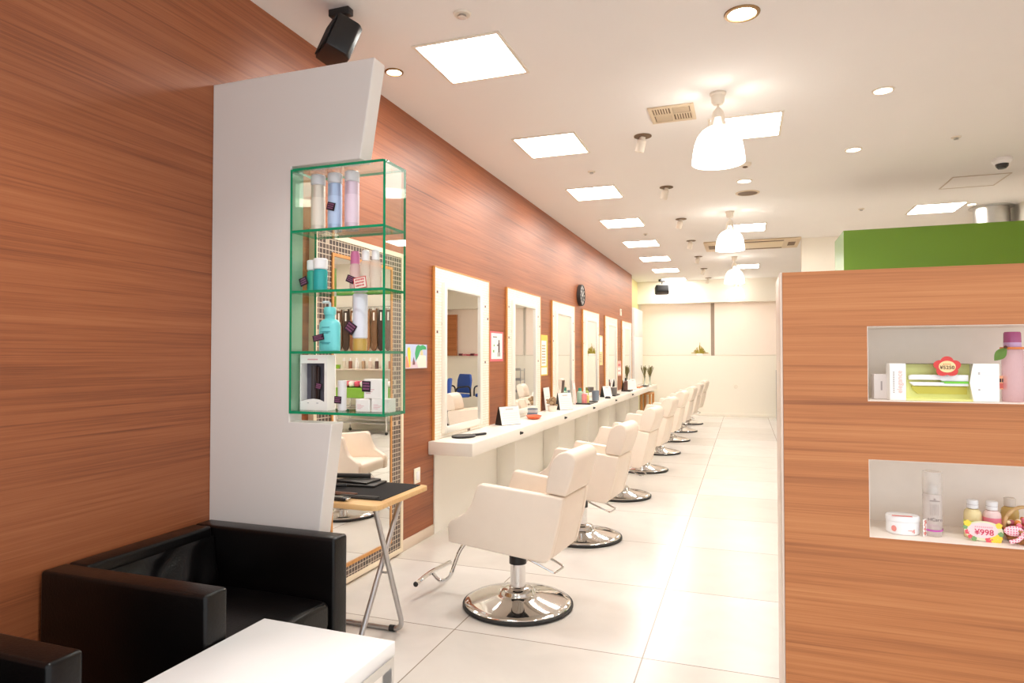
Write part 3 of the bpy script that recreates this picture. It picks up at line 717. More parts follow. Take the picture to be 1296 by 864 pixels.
# ================================================================== SALON CHAIRS
def make_chair():
    t = thing('salon_chair', '', 'chair', (-1.17, 3.40, 0), radians(-5.5), 'cream salon chairs in the row facing the mirrors')
    def hw(x): return .262 + (.204 - .262) * (x + .3) / .65
    def fit(v):   # taper toward the rear
        s = hw(v.x) / .262
        return (v.x, v.y * s, v.z)
    side = [(-.285, .37), (-.29, .455), (-.276, .481), (-.23, .508), (-.185, .536), (-.155, .585), (-.138, .632), (-.125, .672), (-.108, .687), (.24, .654), (.339, .642), (.318, .52), (.272, .345), (.258, .322), (.235, .312)]
    for s in (-1, 1):
        a, b_ = (s * .262, s * .206)
        MB().prism(side, min(a, b_), max(a, b_), 'Y', bev=.014, seg=3).warp(fit).build('armrest', M['cream'], t, ang=50)
    seat = [(-.275, .372), (-.283, .445), (-.265, .467), (-.1, .465), (.18, .445), (.225, .43), (.225, .322)]
    MB().prism(seat, -.207, .207, 'Y', bev=.016, seg=3).warp(fit).build('seat', M['cream'], t, ang=50)
    back_low = [(.18, .41), (.236, .65), (.335, .640), (.312, .5), (.266, .326), (.19, .322)]
    MB().prism(back_low, -.206, .206, 'Y', bev=.01, seg=2).warp(fit).build('back_shell', M['cream'], t, ang=50)
    # upper back cushion with a rolled top
    cush = [(.236, .658), (.244, .725), (.262, .80), (.284, .842), (.316, .866), (.350, .871), (.380, .858), (.396, .830), (.39, .79), (.37, .72), (.342, .645)]
    MB().prism(cush, -.232, .232, 'Y', bev=.012, seg=3).warp(fit).build('backrest', M['cream'], t, ang=60)
    # pedestal
    MB().lathe([(.0, .226), (.047, .226), (.047, .312), (.09, .312), (.09, .32), (0, .32)], 28).build('collar', M['black'], t)
    MB().lathe([(.042, .088), (.042, .23), (.036, .23)], 28).build('column', M['chrome'], t)
    bs = MB().lathe([(.29, .02), (.285, .026), (.25, .034), (.19, .046), (.13, .058), (.1, .065), (.094, .07), (.09, .082), (.078, .094), (.055, .1), (.046, .102), (.0425, .106)], 56).build('base', M['chrome'], t, ang=60)
    MB().lathe([(.0, .001), (.292, .001), (.3, .006), (.3, .016), (.292, .022), (.284, .022)], 56).build('base_ring', M['rubber'], bs)
    # footrest
    rod = rounded([(-.24, -.02, .375), (-.345, -.02, .27), (-.42, -.02, .085), (-.48, -.02, .06), (-.535, -.02, .105)], .05, 6)
    f = MB().tube(rod, .011, 10).tube(rounded([(-.545, -.17, .085), (-.54, -.05, .108), (-.525, .17, .112)], .06, 5), .013, 10).build('footrest', M['chrome'], t)
    MB().sphere((-.545, -.172, .0845), .0145, sc=(1, .8, 1)).build('end_cap', M['rubber'], f)
    # pump lever
    lv = rounded([(.03, -.055, .322), (.08, -.055, .274), (.234, -.05, .216), (.25, .05, .224), (.17, .055, .256), (.09, .055, .29), (.08, .055, .322)], .02, 4)
    MB().tube(lv, .006, 8).build('pump_lever', M['chrome'], t)
    return t
CL = ['cream salon chair on a chrome pedestal nearest the folding table and mosaic mirror', 'cream salon chair by the first station mirror, second in the row', 'third cream salon chair in the row along the counter',
      'fourth cream salon chair in the row along the counter', 'fifth cream salon chair in the row along the counter', 'sixth cream salon chair in the row along the counter',
      'second to last cream salon chair in the row, toward the back wall', 'last cream salon chair in the row, closest to the back wall']
ch = make_chair(); ch['label'] = CL[0]
for k, (x, y, a) in enumerate([(-1.155, 4.82, -5), (-1.145, 6.36, -6), (-1.15, 7.9, -6), (-1.14, 9.38, -5), (-1.12, 10.83, -6), (-1.1, 12.2, -6), (-1.08, 13.6, -7)]):
    dup(ch, CL[k + 1], (x, y, 0), radians(a))

# ================================================================== BLACK ARMCHAIRS
def make_sofa(label, cy, dx=.012):
    t = thing('leather_armchair', label, 'armchair', (WX + dx, cy, 0), group='black leather armchairs')
    D, W, Hh, A = .705, .745, .632, .092
    L_ = M['black_leather']
    for s in (-1, 1):
        lo, hi = sorted((s * W / 2, s * (W / 2 - A)))
        MB().box((0, lo, .03), (D, hi, Hh), bev=.012, seg=3).build('armrest', L_, t, ang=50)
    MB().box((0, -W / 2 + A + .001, .03), (.1, W / 2 - A - .001, Hh), bev=.012, seg=3).build('backrest', L_, t, ang=50)
    MB().box((.1, -W / 2 + A + .002, .03), (D - .012, W / 2 - A - .002, .27), bev=.008, seg=2).build('seat_base', L_, t, ang=50)
    # seat cushion, softly domed
    def cushion(nx, ny, fn):
        b = bmesh.new(); g = [[b.verts.new(fn(i / nx, j / ny)) for j in range(ny + 1)] for i in range(nx + 1)]
        for i in range(nx):
            for j in range(ny): b.faces.new((g[i][j], g[i + 1][j], g[i + 1][j + 1], g[i][j + 1]))
        return b
    w2 = W / 2 - A - .004
    m = MB().box((.13, -w2, .272), (D - .006, w2, .40), bev=.035, seg=4)
    bmesh.ops.subdivide_edges(m.bm, edges=list(m.bm.edges), cuts=3, use_grid_fill=True)
    def dome(v):
        u = (v.x - .13) / (D - .136); q = (v.y + w2) / (2 * w2)
        if v.z > .36: return (v.x, v.y, v.z + .022 * sin(pi * min(1, max(0, u))) * sin(pi * min(1, max(0, q))) + .004 * sin(22 * v.y) * (u > .6))
        return (v.x, v.y, v.z)
    m.warp(dome).build('seat_cushion', L_, t, ang=80)
    # loose back cushion leaning on the back, creased leather
    def bc(u, q):
        y = -w2 + 2 * w2 * u; z = .37 + .225 * q
        bulge = (sin(pi * u) ** .5) * (sin(pi * min(1, q * .9 + .1)) ** .6)
        fold = .022 * sin(9 * u + 6 * q + 2.2 * sin(5 * u)) * (1 - q * .5) + .012 * sin(17 * (u - .4 * q) + 1)
        x = .102 + .105 * (1 - .72 * q) * (.35 + .65 * bulge) + fold * bulge
        return (x, y, z)
    mm = MB(); mm.merge(cushion(40, 24, bc)); mm.build('back_cushion', L_, t, ang=180)
    for sx in (.05, D - .05):
        for sy in (-1, 1): MB().lathe(cyl(.02, 0, .032, .002), 14, xf=T(sx, sy * (W / 2 - .05), 0)).build('foot', M['steel'], t)
    return t
make_sofa('black leather armchair against the wood wall beside the white slab', 1.93)
make_sofa('black leather armchair of which only one arm shows at the picture edge', .812, .0015)

# ================================================================== COFFEE TABLE
t = thing('coffee_table', 'low glossy white coffee table with chrome legs in front of the armchairs', 'table', (-1.27, 1.37, 0), radians(-1))
MB().box((-.248, -.425, .437), (.25, .425, .48), bev=.003).build('tabletop', M['table_white'], t)
for s in (-1, 1):
    x = s * .238
    MB().tube([(x, .405, .425), (x, .405, .0115), (x, -.405, .0115), (x, -.405, .425)], .011, closed=True, square=True).build('leg_frame', M['chrome'], t, smooth=False)

# ================================================================== FOLDING TRAY TABLE
t = thing('folding_table', 'folding side table with pale wood top and crossed steel legs', 'table', (-1.84, 2.79, 0))
pl = []
for cx, cy, a0 in ((.275, .225, 0), (-.26, .225, 90), (-.26, -.215, 180), (.275, -.215, 270)):
    for k in range(6):
        a = radians(a0 + 18 * k); pl.append((cx + .035 * cos(a), cy + .035 * sin(a)))
MB().prism(pl, .664, .688, 'Z', bev=.004, seg=2).build('tabletop', M['oak'], t)
def frame(x0, x1, yf, yt):
    zt = .655
    def P(x, f): return (x, yf + (yt - yf) * f, .014 + (zt - .014) * f)
    p = rounded([P(x0, 1), P(x0, .9), P(x0, 0), P(x1, 0), P(x1, .9), P(x1, 1)], .07, 7)
    return p
f1 = MB().tube(frame(-.245, .262, .08, -.185), .0125, 12).build('leg_frame', M['steel'], t)
f2 = MB().tube(frame(-.215, .225, -.30, .12), .0125, 12).build('leg_frame', M['steel'], t)
for s_ in (-1, 1): MB().tube([(s_ * .222, -.071, .338), (s_ * .256, -.071, .338)], .006).build('pivot_pin', M['steel'], t)
for f_, xs, yf in ((f1, (-.19, .20), .08), (f2, (-.16, .17), -.30)):
    for x in xs: MB().tube([(x - .014, yf, .0155), (x + .014, yf, .0155)], .0155, 12).build('rubber_foot', M['rubber'], f_)
MB().box((-.2, -.16, .64), (.2, -.13, .664)).box((-.2, .09, .64), (.2, .12, .664)).build('batten', M['oak'], t)
TT = .6885
o = tag(MB().box((-.235, -.15, 0), (.272, .235, .004), bev=.001, seg=1).build('felt_mat', M['black_cloth'], loc=(-1.84, 2.79, TT)), 'black felt mat spread over the folding table', 'mat')
TM = TT + .0045
t = thing('notebook_case', 'flat dark grey case lying on the black felt mat, under the smaller one', 'case', (-1.86, 2.93, TM), radians(6), 'dark cases on the folding table')
MB().box((-.11, -.075, 0), (.11, .075, .011), bev=.003).build('cover', M['dark_grey'], t)
MB().box((-.106, -.0755, .004), (.1105, .071, .008)).build('pages', M['black'], t)
t = thing('notebook_case', 'smaller dark grey case resting on the flat case', 'case', (-1.885, 2.945, TM + .0115), radians(-4), 'dark cases on the folding table')
MB().box((-.095, -.065, 0), (.095, .065, .010), bev=.003).build('cover', M['dark_grey'], t)
MB().box((-.091, -.0655, .003), (.0955, .061, .0075)).build('pages', M['black'], t)
t = thing('brush_roll', 'dark rolled tool case on the stacked flat cases', 'case', (-1.92, 2.955, TM + .022 + .0135), radians(15))
MB().tube([(-.085, 0, 0), (.085, 0, 0)], .0125, 16).build('roll_body', M['dark_grey'], t)
for s in (-1, 1): MB().tube([(s * .085, 0, 0), (s * .09, 0, 0)], .0133, 16).build('end_cap', M['black'], t)
t = thing('paddle_brush', 'dark hair brush lying against the white slab on the folding table', 'brush', (-2.02, 2.75, TM), radians(30))
MB().lathe([(0, 0), (.035, 0), (.04, .01), (.03, .02), (0, .022)], 20, xf=Matrix.Diagonal((1.5, .9, 1, 1))).build('brush_head', M['black'], t)
MB().tube([(.055, 0, .012), (.16, 0, .012)], .009).build('handle', M['black'], t)
def comb(label, x, y, r, L_, dark):
    t = thing('comb', label, 'comb', (x, y, TM), r, 'combs along the edge of the folding table')
    MB().box((-L_ / 2, .012, 0), (L_ / 2, .026, .006), bev=.002).build('spine', dark, t)
    b = MB(); n = 26
    for k in range(n):
        xx = -L_ / 2 + .004 + k * (L_ - .01) / (n - 1); b.box((xx, -.022, .001), (xx + .0026, .012, .005))
    b.build('teeth', dark, t)
    return t
comb('dark comb nearest the corner of the folding table', -1.70, 2.652, radians(2), .2, M['dark_grey'])
comb('brown comb lying second along the edge of the folding table', -1.84, 2.69, radians(-2), .2, cm('comb_brown', 120, 74, 54, .4))
t = thing('scissor_case', 'long dark tool case with a metal tip at the front edge of the folding table', 'case', (-1.83, 2.592, TT), radians(-1))
MB().box((-.12, -.022, 0), (.11, .022, .016), bev=.006, seg=3).build('case_body', M['black'], t)
MB().box((.11, -.014, .002), (.125, .014, .013), bev=.003).build('metal_tip', M['chrome'], t)
MB().box((-.1, -.008, .016), (.09, .008, .0175)).build('top_strip', M['steel'], t)

# ================================================================== NICHE GOODS (upper niche)
nz = N1[0] + .002
t = thing('small_carton', 'small pale carton standing beside the hair iron box', 'box', (.36, 2.09, nz), .05)
MB().box((-.019, -.016, 0), (.019, .016, .07), bev=.001, seg=1).build('carton', cm('carton_pale', 226, 216, 212, .5), t)
MB().box((-.002, -.0166, .025), (.002, -.016, .05)).build('carton_print', cm('print_grey', 172, 160, 158, .5), t)
o = thing('hair_iron_box', 'white and lime hair iron box with window and flower price tag', 'box', (.5, 2.035, nz))
hx = .126; hh = .1
MB().box((-hx, 0, 0), (-hx + .039, .05, hh), bev=.001, seg=1).build('carton_end', M['paper'], o)
MB().box((hx - .058, 0, 0), (hx, .05, hh), bev=.001, seg=1).prism([(hx - .058, 0), (hx - .058, hh), (hx - .062, hh * .75), (hx - .066, hh * .5), (hx - .062, hh * .25)], .0, .004).build('carton', M['paper'], o)
MB().box((-hx + .039, .03, 0), (hx - .058, .05, hh)).box((-hx + .039, .004, 0), (hx - .058, .03, .005)).build('lime_insert', cm('lime', 236, 236, 156, .5), o)
MB().box((-hx + .039, .0, hh - .0015), (hx - .058, .05, hh)).build('lid_edge', cm('olive_edge', 112, 104, 70, .5), o)
MB().prism([(-.078, .066), (-.072, .07), (.06, .07), (.06, .0525), (.0, .0525), (-.004, .056), (-.078, .056)], .008, .022, bev=.0015, seg=2).build('upper_arm', M['plasticwhite'], o)
MB().prism([(-.078, .05), (.06, .05), (.06, .04), (-.068, .04)], .008, .022, bev=.0015, seg=2).build('lower_arm', M['plasticwhite'], o)
MB().box((-.002, .007, .0505), (.06, .02, .0525)).box((.004, .006, .047), (.06, .008, .0525)).build('green_plate', cm('bright_green', 120, 206, 60, .4), o)
MB().prism([(-.07, .038), (.06, .038), (.06, .018), (-.055, .018), (-.066, .028)], .024, .0295).build('lime_shadow_form', cm('lime_dark', 212, 202, 84, .5), o)
text('side_text', 'elegance', .018, cm('print_pink', 244, 196, 188, .5), o, (-hx + .024, -.0006, hh / 2), (pi / 2, -pi / 2, 0))
b = MB()
for k in range(12): b.box((-hx + .008, -.0006, .02 + k * .005), (-hx + .0115, 0, .0225 + k * .005))
for z in (.03, .031, .072, .075): b.box((hx - .047, -.0006, z), (hx - .043, 0, z + .002))
b.build('fine_print', M['print_grey'], o)
b = MB()
for k in range(8): b.box((hx - .04, -.0005, .02 + .008 * k), (hx - .004, 0, .0206 + .008 * k))
b.build('ridge_lines', cm('ridge', 226, 224, 226, .5), o)
# flower price tag
t = thing('flower_price_tag', 'red flower shaped price tag clipped on the hair iron box', 'price tag', (.508, 2.03, nz + .092))
pf = []
for k in range(60):
    a = 2 * pi * k / 60 + pi / 2; r_ = .0225 + .0065 * abs(cos(2.5 * (a - pi / 2)))
    pf.append((r_ * cos(a) * 1.12, r_ * sin(a) * .95))
MB().prism(pf, 0, .0012).build('petals', cm('tag_flower_red', 214, 66, 62, .5), t)
MB().prism([(.0195 * cos(2 * pi * k / 32), .0155 * sin(2 * pi * k / 32)) for k in range(32)], -.0007, 0).build('centre', cm('tag_peach', 250, 218, 160, .5), t)
text('price_text', '\u00a55250', .0132, cm('ink_brown', 92, 60, 44, .5), t, (0, -.0012, -.0025), (pi / 2, 0, 0))
b = MB()
for k in range(5): b.box((-.009 + k * .0036, -.0012, .0052 + .0006 * (k % 2)), (-.0066 + k * .0036, -.0007, .0078))
b.build('small_print', cm('ink_orange', 222, 120, 80, .5), t)
# pink mist bottle
t = bottle('mist_bottle', 'tall clear pink mist bottle with orange neck band and leaf in the upper niche', [(0, 0), (.0225, 0), (.0245, .003), (.0245, .132), (.022, .138), (.014, .14), (0, .14)],
           clear('rose_liquid', 236, 196, 202, .42), (.668, 2.075, nz))
MB().lathe([(.027, .138), (.0275, .14), (.0275, .1435), (.014, .1445), (0, .1445)], 24).build('neck_band', cm('orange_band', 232, 132, 62, .4), t)
MB().lathe([(0, .144), (.0195, .144), (.0195, .156), (0, .156)], 24).build('pump_collar', cm('lilac', 206, 168, 206, .35), t)
MB().lathe([(0, .156), (.0195, .156), (.019, .18), (.017, .184), (0, .184)], 24).build('cap', clear('mauve_cap', 188, 96, 142, .85), t)
MB().lathe([(0, .158), (.011, .158), (.011, .178), (0, .178)], 16).build('nozzle', cm('mauve_dark', 160, 70, 116, .4), t)
def leaf(lp):
    b = MB()
    for s in (-1, 1):
        b.quad([lp[0], lp[1 if s < 0 else 2], lp[3], lp[0 + 4]])
    return b
b = MB(); n = 8
L0, L1 = Vector((-.02, -.025, .142)), Vector((-.05, -.03, .108))
d = L1 - L0; side_ = Vector((.010, 0, -.009))
up = [L0 + d * (k / n) + side_ * sin(pi * k / n) * .95 for k in range(n + 1)]; dn = [L0 + d * (k / n) - side_ * sin(pi * k / n) * .95 for k in range(n + 1)]
mid_ = [L0 + d * (k / n) + Vector((0, -.003 * sin(pi * k / n), 0)) for k in range(n + 1)]
for k in range(n):
    for A in (up, dn):
        vs = [mid_[k], mid_[k + 1], A[k + 1], A[k]]
        u_ = []
        for v in vs:
            if not any((v - q).length < 1e-5 for q in u_): u_.append(v)
        if len(u_) >= 3: b.quad([tuple(v) for v in u_])
b.build('leaf', cm('leaf_green', 92, 124, 40, .5, var=.2), t)
MB().sphere((-.0225, -.024, .1435), .0042).build('bud', cm('bud_brown', 96, 54, 34, .6), t)
t = thing('price_card', 'small orange and black price card tucked beside the pink mist bottle', 'price tag', (.636, 2.07, nz + .048), 0)
MB().box((-.013, 0, -.016), (.018, .0012, .02)).build('card_sheet', cm('card_salmon', 236, 170, 130, .5), t)
b = MB()
for k in range(4): b.box((-.009 + k * .005, -.0006, .003), (-.0055 + k * .005, 0, .0125))
b.build('black_print', cm('ink_black', 40, 32, 30, .5), t)
MB().box((-.011, -.0006, -.013), (.016, 0, .0005)).build('red_print', cm('ink_red2', 206, 96, 84, .5), t)
MB().box((-.001, .001, -.048), (.001, .0025, -.016)).build('card_stem', clear('stem_clear', 230, 226, 224, .5), t)

# ---- lower niche
nz = N2[0] + .002
t = thing('cream_jar', 'squat white cream jar with pink print in the lower niche', 'jar', (.408, 2.075, nz))
xf = Matrix.Diagonal((1, .85, 1, 1))
MB().lathe([(0, 0), (.038, 0), (.0405, .003), (.0405, .032), (.0395, .034)], 36, xf=xf).build('jar_body', M['plasticwhite'], t)
MB().lathe([(.0395, .034), (.0415, .035), (.0415, .046), (.039, .0495), (0, .0505)], 36, xf=xf).build('lid', M['plasticwhite'], t)
MB().box((-.03, -.03, .0502), (.018, -.022, .0512)).build('lid_print', cm('print_rose', 228, 130, 122, .5), t)
text('number_text', '4', .016, M['print_rose'], t, (.0195, -.0345, .012), (pi / 2, 0, .42), ext=.0004)
b = MB(); b.box((.002, -.0354, .0135), (.013, -.0345, .0145), xf=rz(.12)); b.build('body_print', M['print_rose'], t)
MB().lathe([(0, 0), (.007, 0), (0, .0006)], 12, xf=T(-.0262, -.0272, .016) @ rz(-.65) @ RX(pi / 2) @ Matrix.Diagonal((1, 1.2, 1, 1))).build('flower_mark', cm('print_coral', 240, 150, 140, .5), t)
t = thing('pattern_card', 'narrow white card with red blossom pattern between jar and clear bottle', 'card', (.4565, 2.05, nz), radians(60))
MB().box((-.012, 0, 0), (.012, .0014, .046)).build('card_sheet', M['paper'], t)
b = MB(); rr = random.Random(9)
for k in range(12): b.box((rr.uniform(-.011, .004), -.0006, .003 + .0034 * k), (rr.uniform(.0, .011), 0, .0055 + .0034 * k))
b.build('blossom_print', cm('blossom_red', 222, 120, 108, .5), t)
t = bottle('mist_bottle', 'clear spray bottle with purple ring and tall clear cap in the lower niche', [(0, 0), (.0215, 0), (.0235, .003), (.0235, .108), (.0225, .112), (0, .112)],
           clear('frost', 232, 222, 216, .5), (.48, 2.075, nz), [(0, .1125), (.0235, .1125), (.0235, .17), (.022, .1725), (0, .1725)], clear('cap_clear', 244, 238, 232, .35))
MB().lathe([(0, .1128), (.012, .1128), (.012, .135), (.006, .14), (0, .14)], 16).build('nozzle', clear('nozzle_milk', 240, 236, 232, .7), t)
MB().lathe([(.0238, .016), (.0239, .0195), (.0238, .021)], 24, xf=RX(.09)).build('purple_ring', cm('purple_ring', 196, 88, 176, .4), t)
text('brand_text', 'HCare', .0125, cm('ink_grey', 110, 96, 98, .5), t, (0, -.0246, .046), (pi / 2, 0, 0), ext=.0003)
b = MB()
b.box((-.012, -.0244, .095), (.012, -.0238, .0975)).prism([(-.002, .099), (.002, .099), (.0024, .102), (0, .1035), (-.0024, .102)], -.0244, -.0238)
for k in range(5): b.box((-.011 + k * .0045, -.0244, .058), (-.0103 + k * .0045, -.0238, .088))
b.build('label_print', cm('ink_grey2', 150, 136, 134, .5), t)
for k, (x, lq, bnd, lab) in enumerate([(.577, (246, 226, 170), (206, 214, 96), 'travel bottle of pale yellow lotion with white flip cap behind the oval tag'),
                                       (.619, (246, 214, 210), (238, 130, 150), 'travel bottle of pink lotion with white flip cap behind the oval tag')]):
    t = bottle('travel_bottle', lab, [(0, 0), (.019, 0), (.0205, .002), (.0205, .062), (.019, .07), (.0135, .0755), (0, .076)], clear('lotion_%d' % k, *lq, .9), (x, 2.09 - .006 * k, nz),
               cyl(.0135, .0765, .1, .002), M['plasticwhite'], group='travel bottles with flip caps')
    MB().lathe([(.0208, .022), (.0208, .058 if k else .046)], 24).build('label_band', cm('band_%d' % k, *bnd, .5), t)
    MB().lathe([(.0138, .087), (.0138, .0878)], 20).build('cap_seam', M['print_grey'], t)
# oval price sign
t = thing('price_sign', 'oval pink price sign with flower border in front of the travel bottles', 'price tag', (.588, 2.043, nz + .0275))
MB().prism([(.0435 * cos(2 * pi * k / 48), .026 * sin(2 * pi * k / 48)) for k in range(48)], 0, .0015).build('sign_card', cm('sign_pale', 226, 224, 190, .5), t)
MB().prism([(-.002 + .034 * cos(2 * pi * k / 48), .002 + .020 * sin(2 * pi * k / 48)) for k in range(48)], -.0007, 0).build('sign_centre', cm('sign_pink', 250, 214, 216, .5), t)
text('price_text', '\u00a5998', .021, cm('price_red', 206, 34, 84, .5), t, (.001, -.0012, -.0035), (pi / 2, 0, 0), ext=.0005)
b = MB(); rr = random.Random(3)
for k in range(9): b.box((-.02 + k * .0046, -.0011, .009), (-.017 + k * .0046, -.0006, .0125))
b.build('small_print', cm('print_pink2', 240, 170, 180, .5), t)
def blossom(b, x, z, r):
    for k in range(5):
        a = 2 * pi * k / 5 + .3; b.lathe([(0, 0), (r * .55, 0), (0, .0005)], 10, xf=T(x + r * .6 * cos(a), -.0004, z + r * .6 * sin(a)) @ RX(pi / 2))
for nm, col, ps in (('yellow_flower', (246, 214, 70), [(-.036, .018, .008), (.034, .016, .007), (.031, -.018, .010), (.02, -.021, .007)]), ('red_flower', (228, 90, 104), [(-.036, -.004, .006), (.012, -.022, .008), (-.03, -.016, .005)]),
                    ('green_leaf', (128, 168, 110), [(.038, -.006, .006), (-.022, -.021, .006), (-.041, .008, .005)])):
    for x, z, r_ in ps:
        b = MB(); blossom(b, x, z, r_); b.build(nm, cm('blossom_' + nm, *col, .5), t)
MB().box((-.01, .0016, -.0275), (.01, .012, -.026)).build('sign_foot', clear('stem_clear', 230, 226, 224, .5), t)
# gift basket
t = thing('gift_basket', 'small wicker basket with pink gingham bow and flowers at the niche edge', 'basket', (.69, 2.075, nz))
b = MB()
for k in range(8):
    z = .003 + k * .0045; r_ = .036 + .0018 * k
    ring = [(r_ * cos(2 * pi * j / 40), r_ * sin(2 * pi * j / 40), z + .0012 * cos(10 * 2 * pi * j / 40 + pi * k)) for j in range(40)]
    b.tube(ring, .003, n=6, closed=True)
b.lathe([(0, .0005), (.034, .0005), (.034, .003), (0, .003)], 24)
wick = cm('wicker', 176, 122, 70, .6, var=.25, vscale=120)
b.build('basket_body', wick, t)
b = MB()
for ph in (0, pi):
    hp = [(.047 * cos(a), .003 * sin(6 * a + ph), .036 + .055 * sin(a)) for a in [pi * k / 24 for k in range(25)]]
    b.tube(hp, .004, n=8)
b.build('handle', cm('wicker_pale', 214, 176, 124, .6, var=.2, vscale=120), t)
ging = tiles('gingham', .006, .0028, [rgb(232, 120, 148), rgb(226, 104, 136)], rgb(250, 214, 220), (0, 2), rough=.7, bump=0)
b = MB()
for s, c_, sz in ((-1, (-.037, -.036, .034), 1.0), (1, (.0, -.044, .03), .9)):
    b.sphere(c_, .018 * sz, sc=(1.25, .35, .75), u=14, v=8, xf=None)
b.tube([(-.02, -.046, .026), (-.034, -.05, .014), (-.05, -.048, .008)], .005, n=6).tube([(-.016, -.046, .026), (-.006, -.05, .012), (.004, -.05, .004)], .005, n=6).sphere((-.018, -.046, .029), .007)
b.build('gingham_bow', ging, t)
for nm, col, sd in (('orange_blooms', (232, 140, 70), 1), ('cream_blooms', (244, 222, 180), 2), ('pink_blooms', (236, 130, 150), 3)):
    b = MB(); rr = random.Random(sd)
    for k in range(12):
        a, q = rr.uniform(0, 2 * pi), rr.uniform(0, .038); b.sphere((q * cos(a), q * sin(a), rr.uniform(.035, .055)), rr.uniform(.005, .008), u=8, v=6)
    b.build(nm, cm(nm, *col, .6), t)
bottle('travel_bottle', 'travel bottle of amber oil with frosted cap standing behind the wicker basket', [(0, 0), (.0195, 0), (.0205, .002), (.0205, .062), (.019, .07), (.0135, .0755), (0, .076)],
       clear('amber_oil', 226, 190, 110, .85), (.68, 2.15, nz), cyl(.0135, .0765, .1, .002), clear('frost_cap', 238, 228, 216, .7), group='travel bottles with flip caps')

# ================================================================== CEILING: lights
def light_panel(label, x, y, w=.48, d=.5):
    t = thing('ceiling_light', label, 'light', (x, y, CZ), group='square recessed ceiling lights')
    b = MB(); e = .018
    b.box((-w / 2 - e, -d / 2 - e, -.008), (-w / 2, d / 2 + e, -.0005)).box((w / 2, -d / 2 - e, -.008), (w / 2 + e, d / 2 + e, -.0005)).box((-w / 2, -d / 2 - e, -.008), (w / 2, -d / 2, -.0005)).box((-w / 2, d / 2, -.008), (w / 2, d / 2 + e, -.0005))
    b.build('frame', M['fixture'], t)
    MB().box((-w / 2, -d / 2, -.004), (w / 2, d / 2, -.0005)).build('diffuser', M['light'], t)
    return t
for k in range(8):
    y = 3.475 + 1.652 * k
    w = 'square ceiling light closest to the black speaker beside the wood wall' if k == 0 else ('farthest square ceiling light in the row beside the wood wall' if k == 7 else '%s square ceiling light in the row beside the wood wall' % ORD[k])
    light_panel(w, -1.47, y)
light_panel('square ceiling light behind the largest pendant lamp', .02, 5.195)
light_panel('square ceiling light behind the second pendant lamp', .05, 9.29, .44, .52)
light_panel('square ceiling light behind the third pendant lamp', .05, 13.3, .44, .52)
light_panel('square ceiling light above the green fascia', 2.11, 8.8)

def pendant(label, x, y):
    t = thing('pendant_lamp', label, 'pendant lamp', (x, y, CZ), group='white dome pendant lamps')
    MB().lathe([(0, -.001), (.052, -.001), (.052, -.012), (.044, -.02), (.04, -.06), (.03, -.075), (0, -.078)], 28).build('canopy', M['fixture'], t)
    MB().tube([(0, 0, -.075), (0, 0, -.10)], .008).lathe([(0, -.095), (.012, -.097), (.034, -.125), (.043, -.16), (.043, -.172), (0, -.172)], 28).build('lamp_holder', M['fixture'], t)
    for k in range(4):
        a = pi / 4 + k * pi / 2; MB().prism([(.036, -.166), (.043, -.166), (.053, -.20), (.062, -.232), (.055, -.234), (.046, -.20)], -.016, .016, 'Y', xf=rz(a)).build('bracket', M['fixture'], t)
    sh = [(.056, -.226), (.075, -.232), (.105, -.252), (.132, -.288), (.15, -.335), (.160, -.39), (.166, -.44), (.168, -.46)]
    inner = [(r_ - .004, z) for r_, z in reversed(sh)]
    MB().lathe(sh + inner, 40).build('lamp_shade', M['shade'], t, ang=60)
    MB().sphere((0, 0, -.268), .018, sc=(1, 1, 1.3)).build('bulb', M['bulb'], t)
    return t
for k, y in enumerate((4.46, 8.2, 11.95, 15.05)):
    pendant(['white dome pendant lamp, the largest and nearest in the aisle', 'white dome pendant lamp in front of the ceiling air conditioner, second in the aisle',
             'third white dome pendant lamp along the aisle', 'last white dome pendant lamp, in front of the back blinds'][k], -.15, y)

def downlight(label, x, y, r, ring, on=True):
    t = thing('downlight', label, 'light', (x, y, CZ), group='round recessed downlights')
    MB().lathe([(r * .8, -.002), (r * .82, -.008), (r, -.006), (r * 1.03, -.0005), (r * .8, -.0005)], 28).build('trim_ring', ring, t)
    MB().lathe([(0, -.003), (r * .8, -.003), (r * .8, -.0006), (0, -.0006)], 24).build('lens', M['lamp'] if on else M['slot'], t)
    return t
downlight('round bronze rimmed downlight beside the black speaker', -1.986, 3.47, .055, M['brass'])
downlight('round bronze rimmed downlight at the top of the picture before the largest pendant', .002, 3.455, .085, M['brass'])
downlight('round white downlight over the partition, nearer of two', .86, 4.767, .065, M['fixture'])
downlight('round white downlight over the partition, farther of two', .87, 6.06, .065, M['fixture'])
downlight('small round downlight between the largest pendant and the round grille', .013, 6.8, .075, M['fixture'])
downlight('small downlight beside the steel duct', 2.44, 8.7, .05, M['fixture'])
def spot(label, y):
    t = thing('ceiling_spotlight', label, 'spotlight', (-.735, y, CZ), group='small swivel spotlights')
    MB().lathe([(0, -.001), (.068, -.001), (.068, -.006), (.05, -.009), (0, -.009)], 24).build('mounting_plate', M['slot'], t)
    xf = T(0, 0, -.006) @ RY(radians(16)) @ RX(radians(10))
    MB().lathe([(0, 0), (.022, 0), (.024, -.02), (.034, -.03), (.036, -.11), (.032, -.118), (0, -.112)], 24, xf=xf).build('spot_head', M['fixture'], t)
    MB().lathe([(0, -.1185), (.03, -.1185), (0, -.119)], 20, xf=xf).build('lens', cm('spot_lens', 250, 240, 214, .3), t)
    return t
for k in range(7): spot((ORD[k] if k < 6 else 'last') + ' white swivel spotlight in the row between ceiling lights and pendants', 5.14 + 1.645 * k)

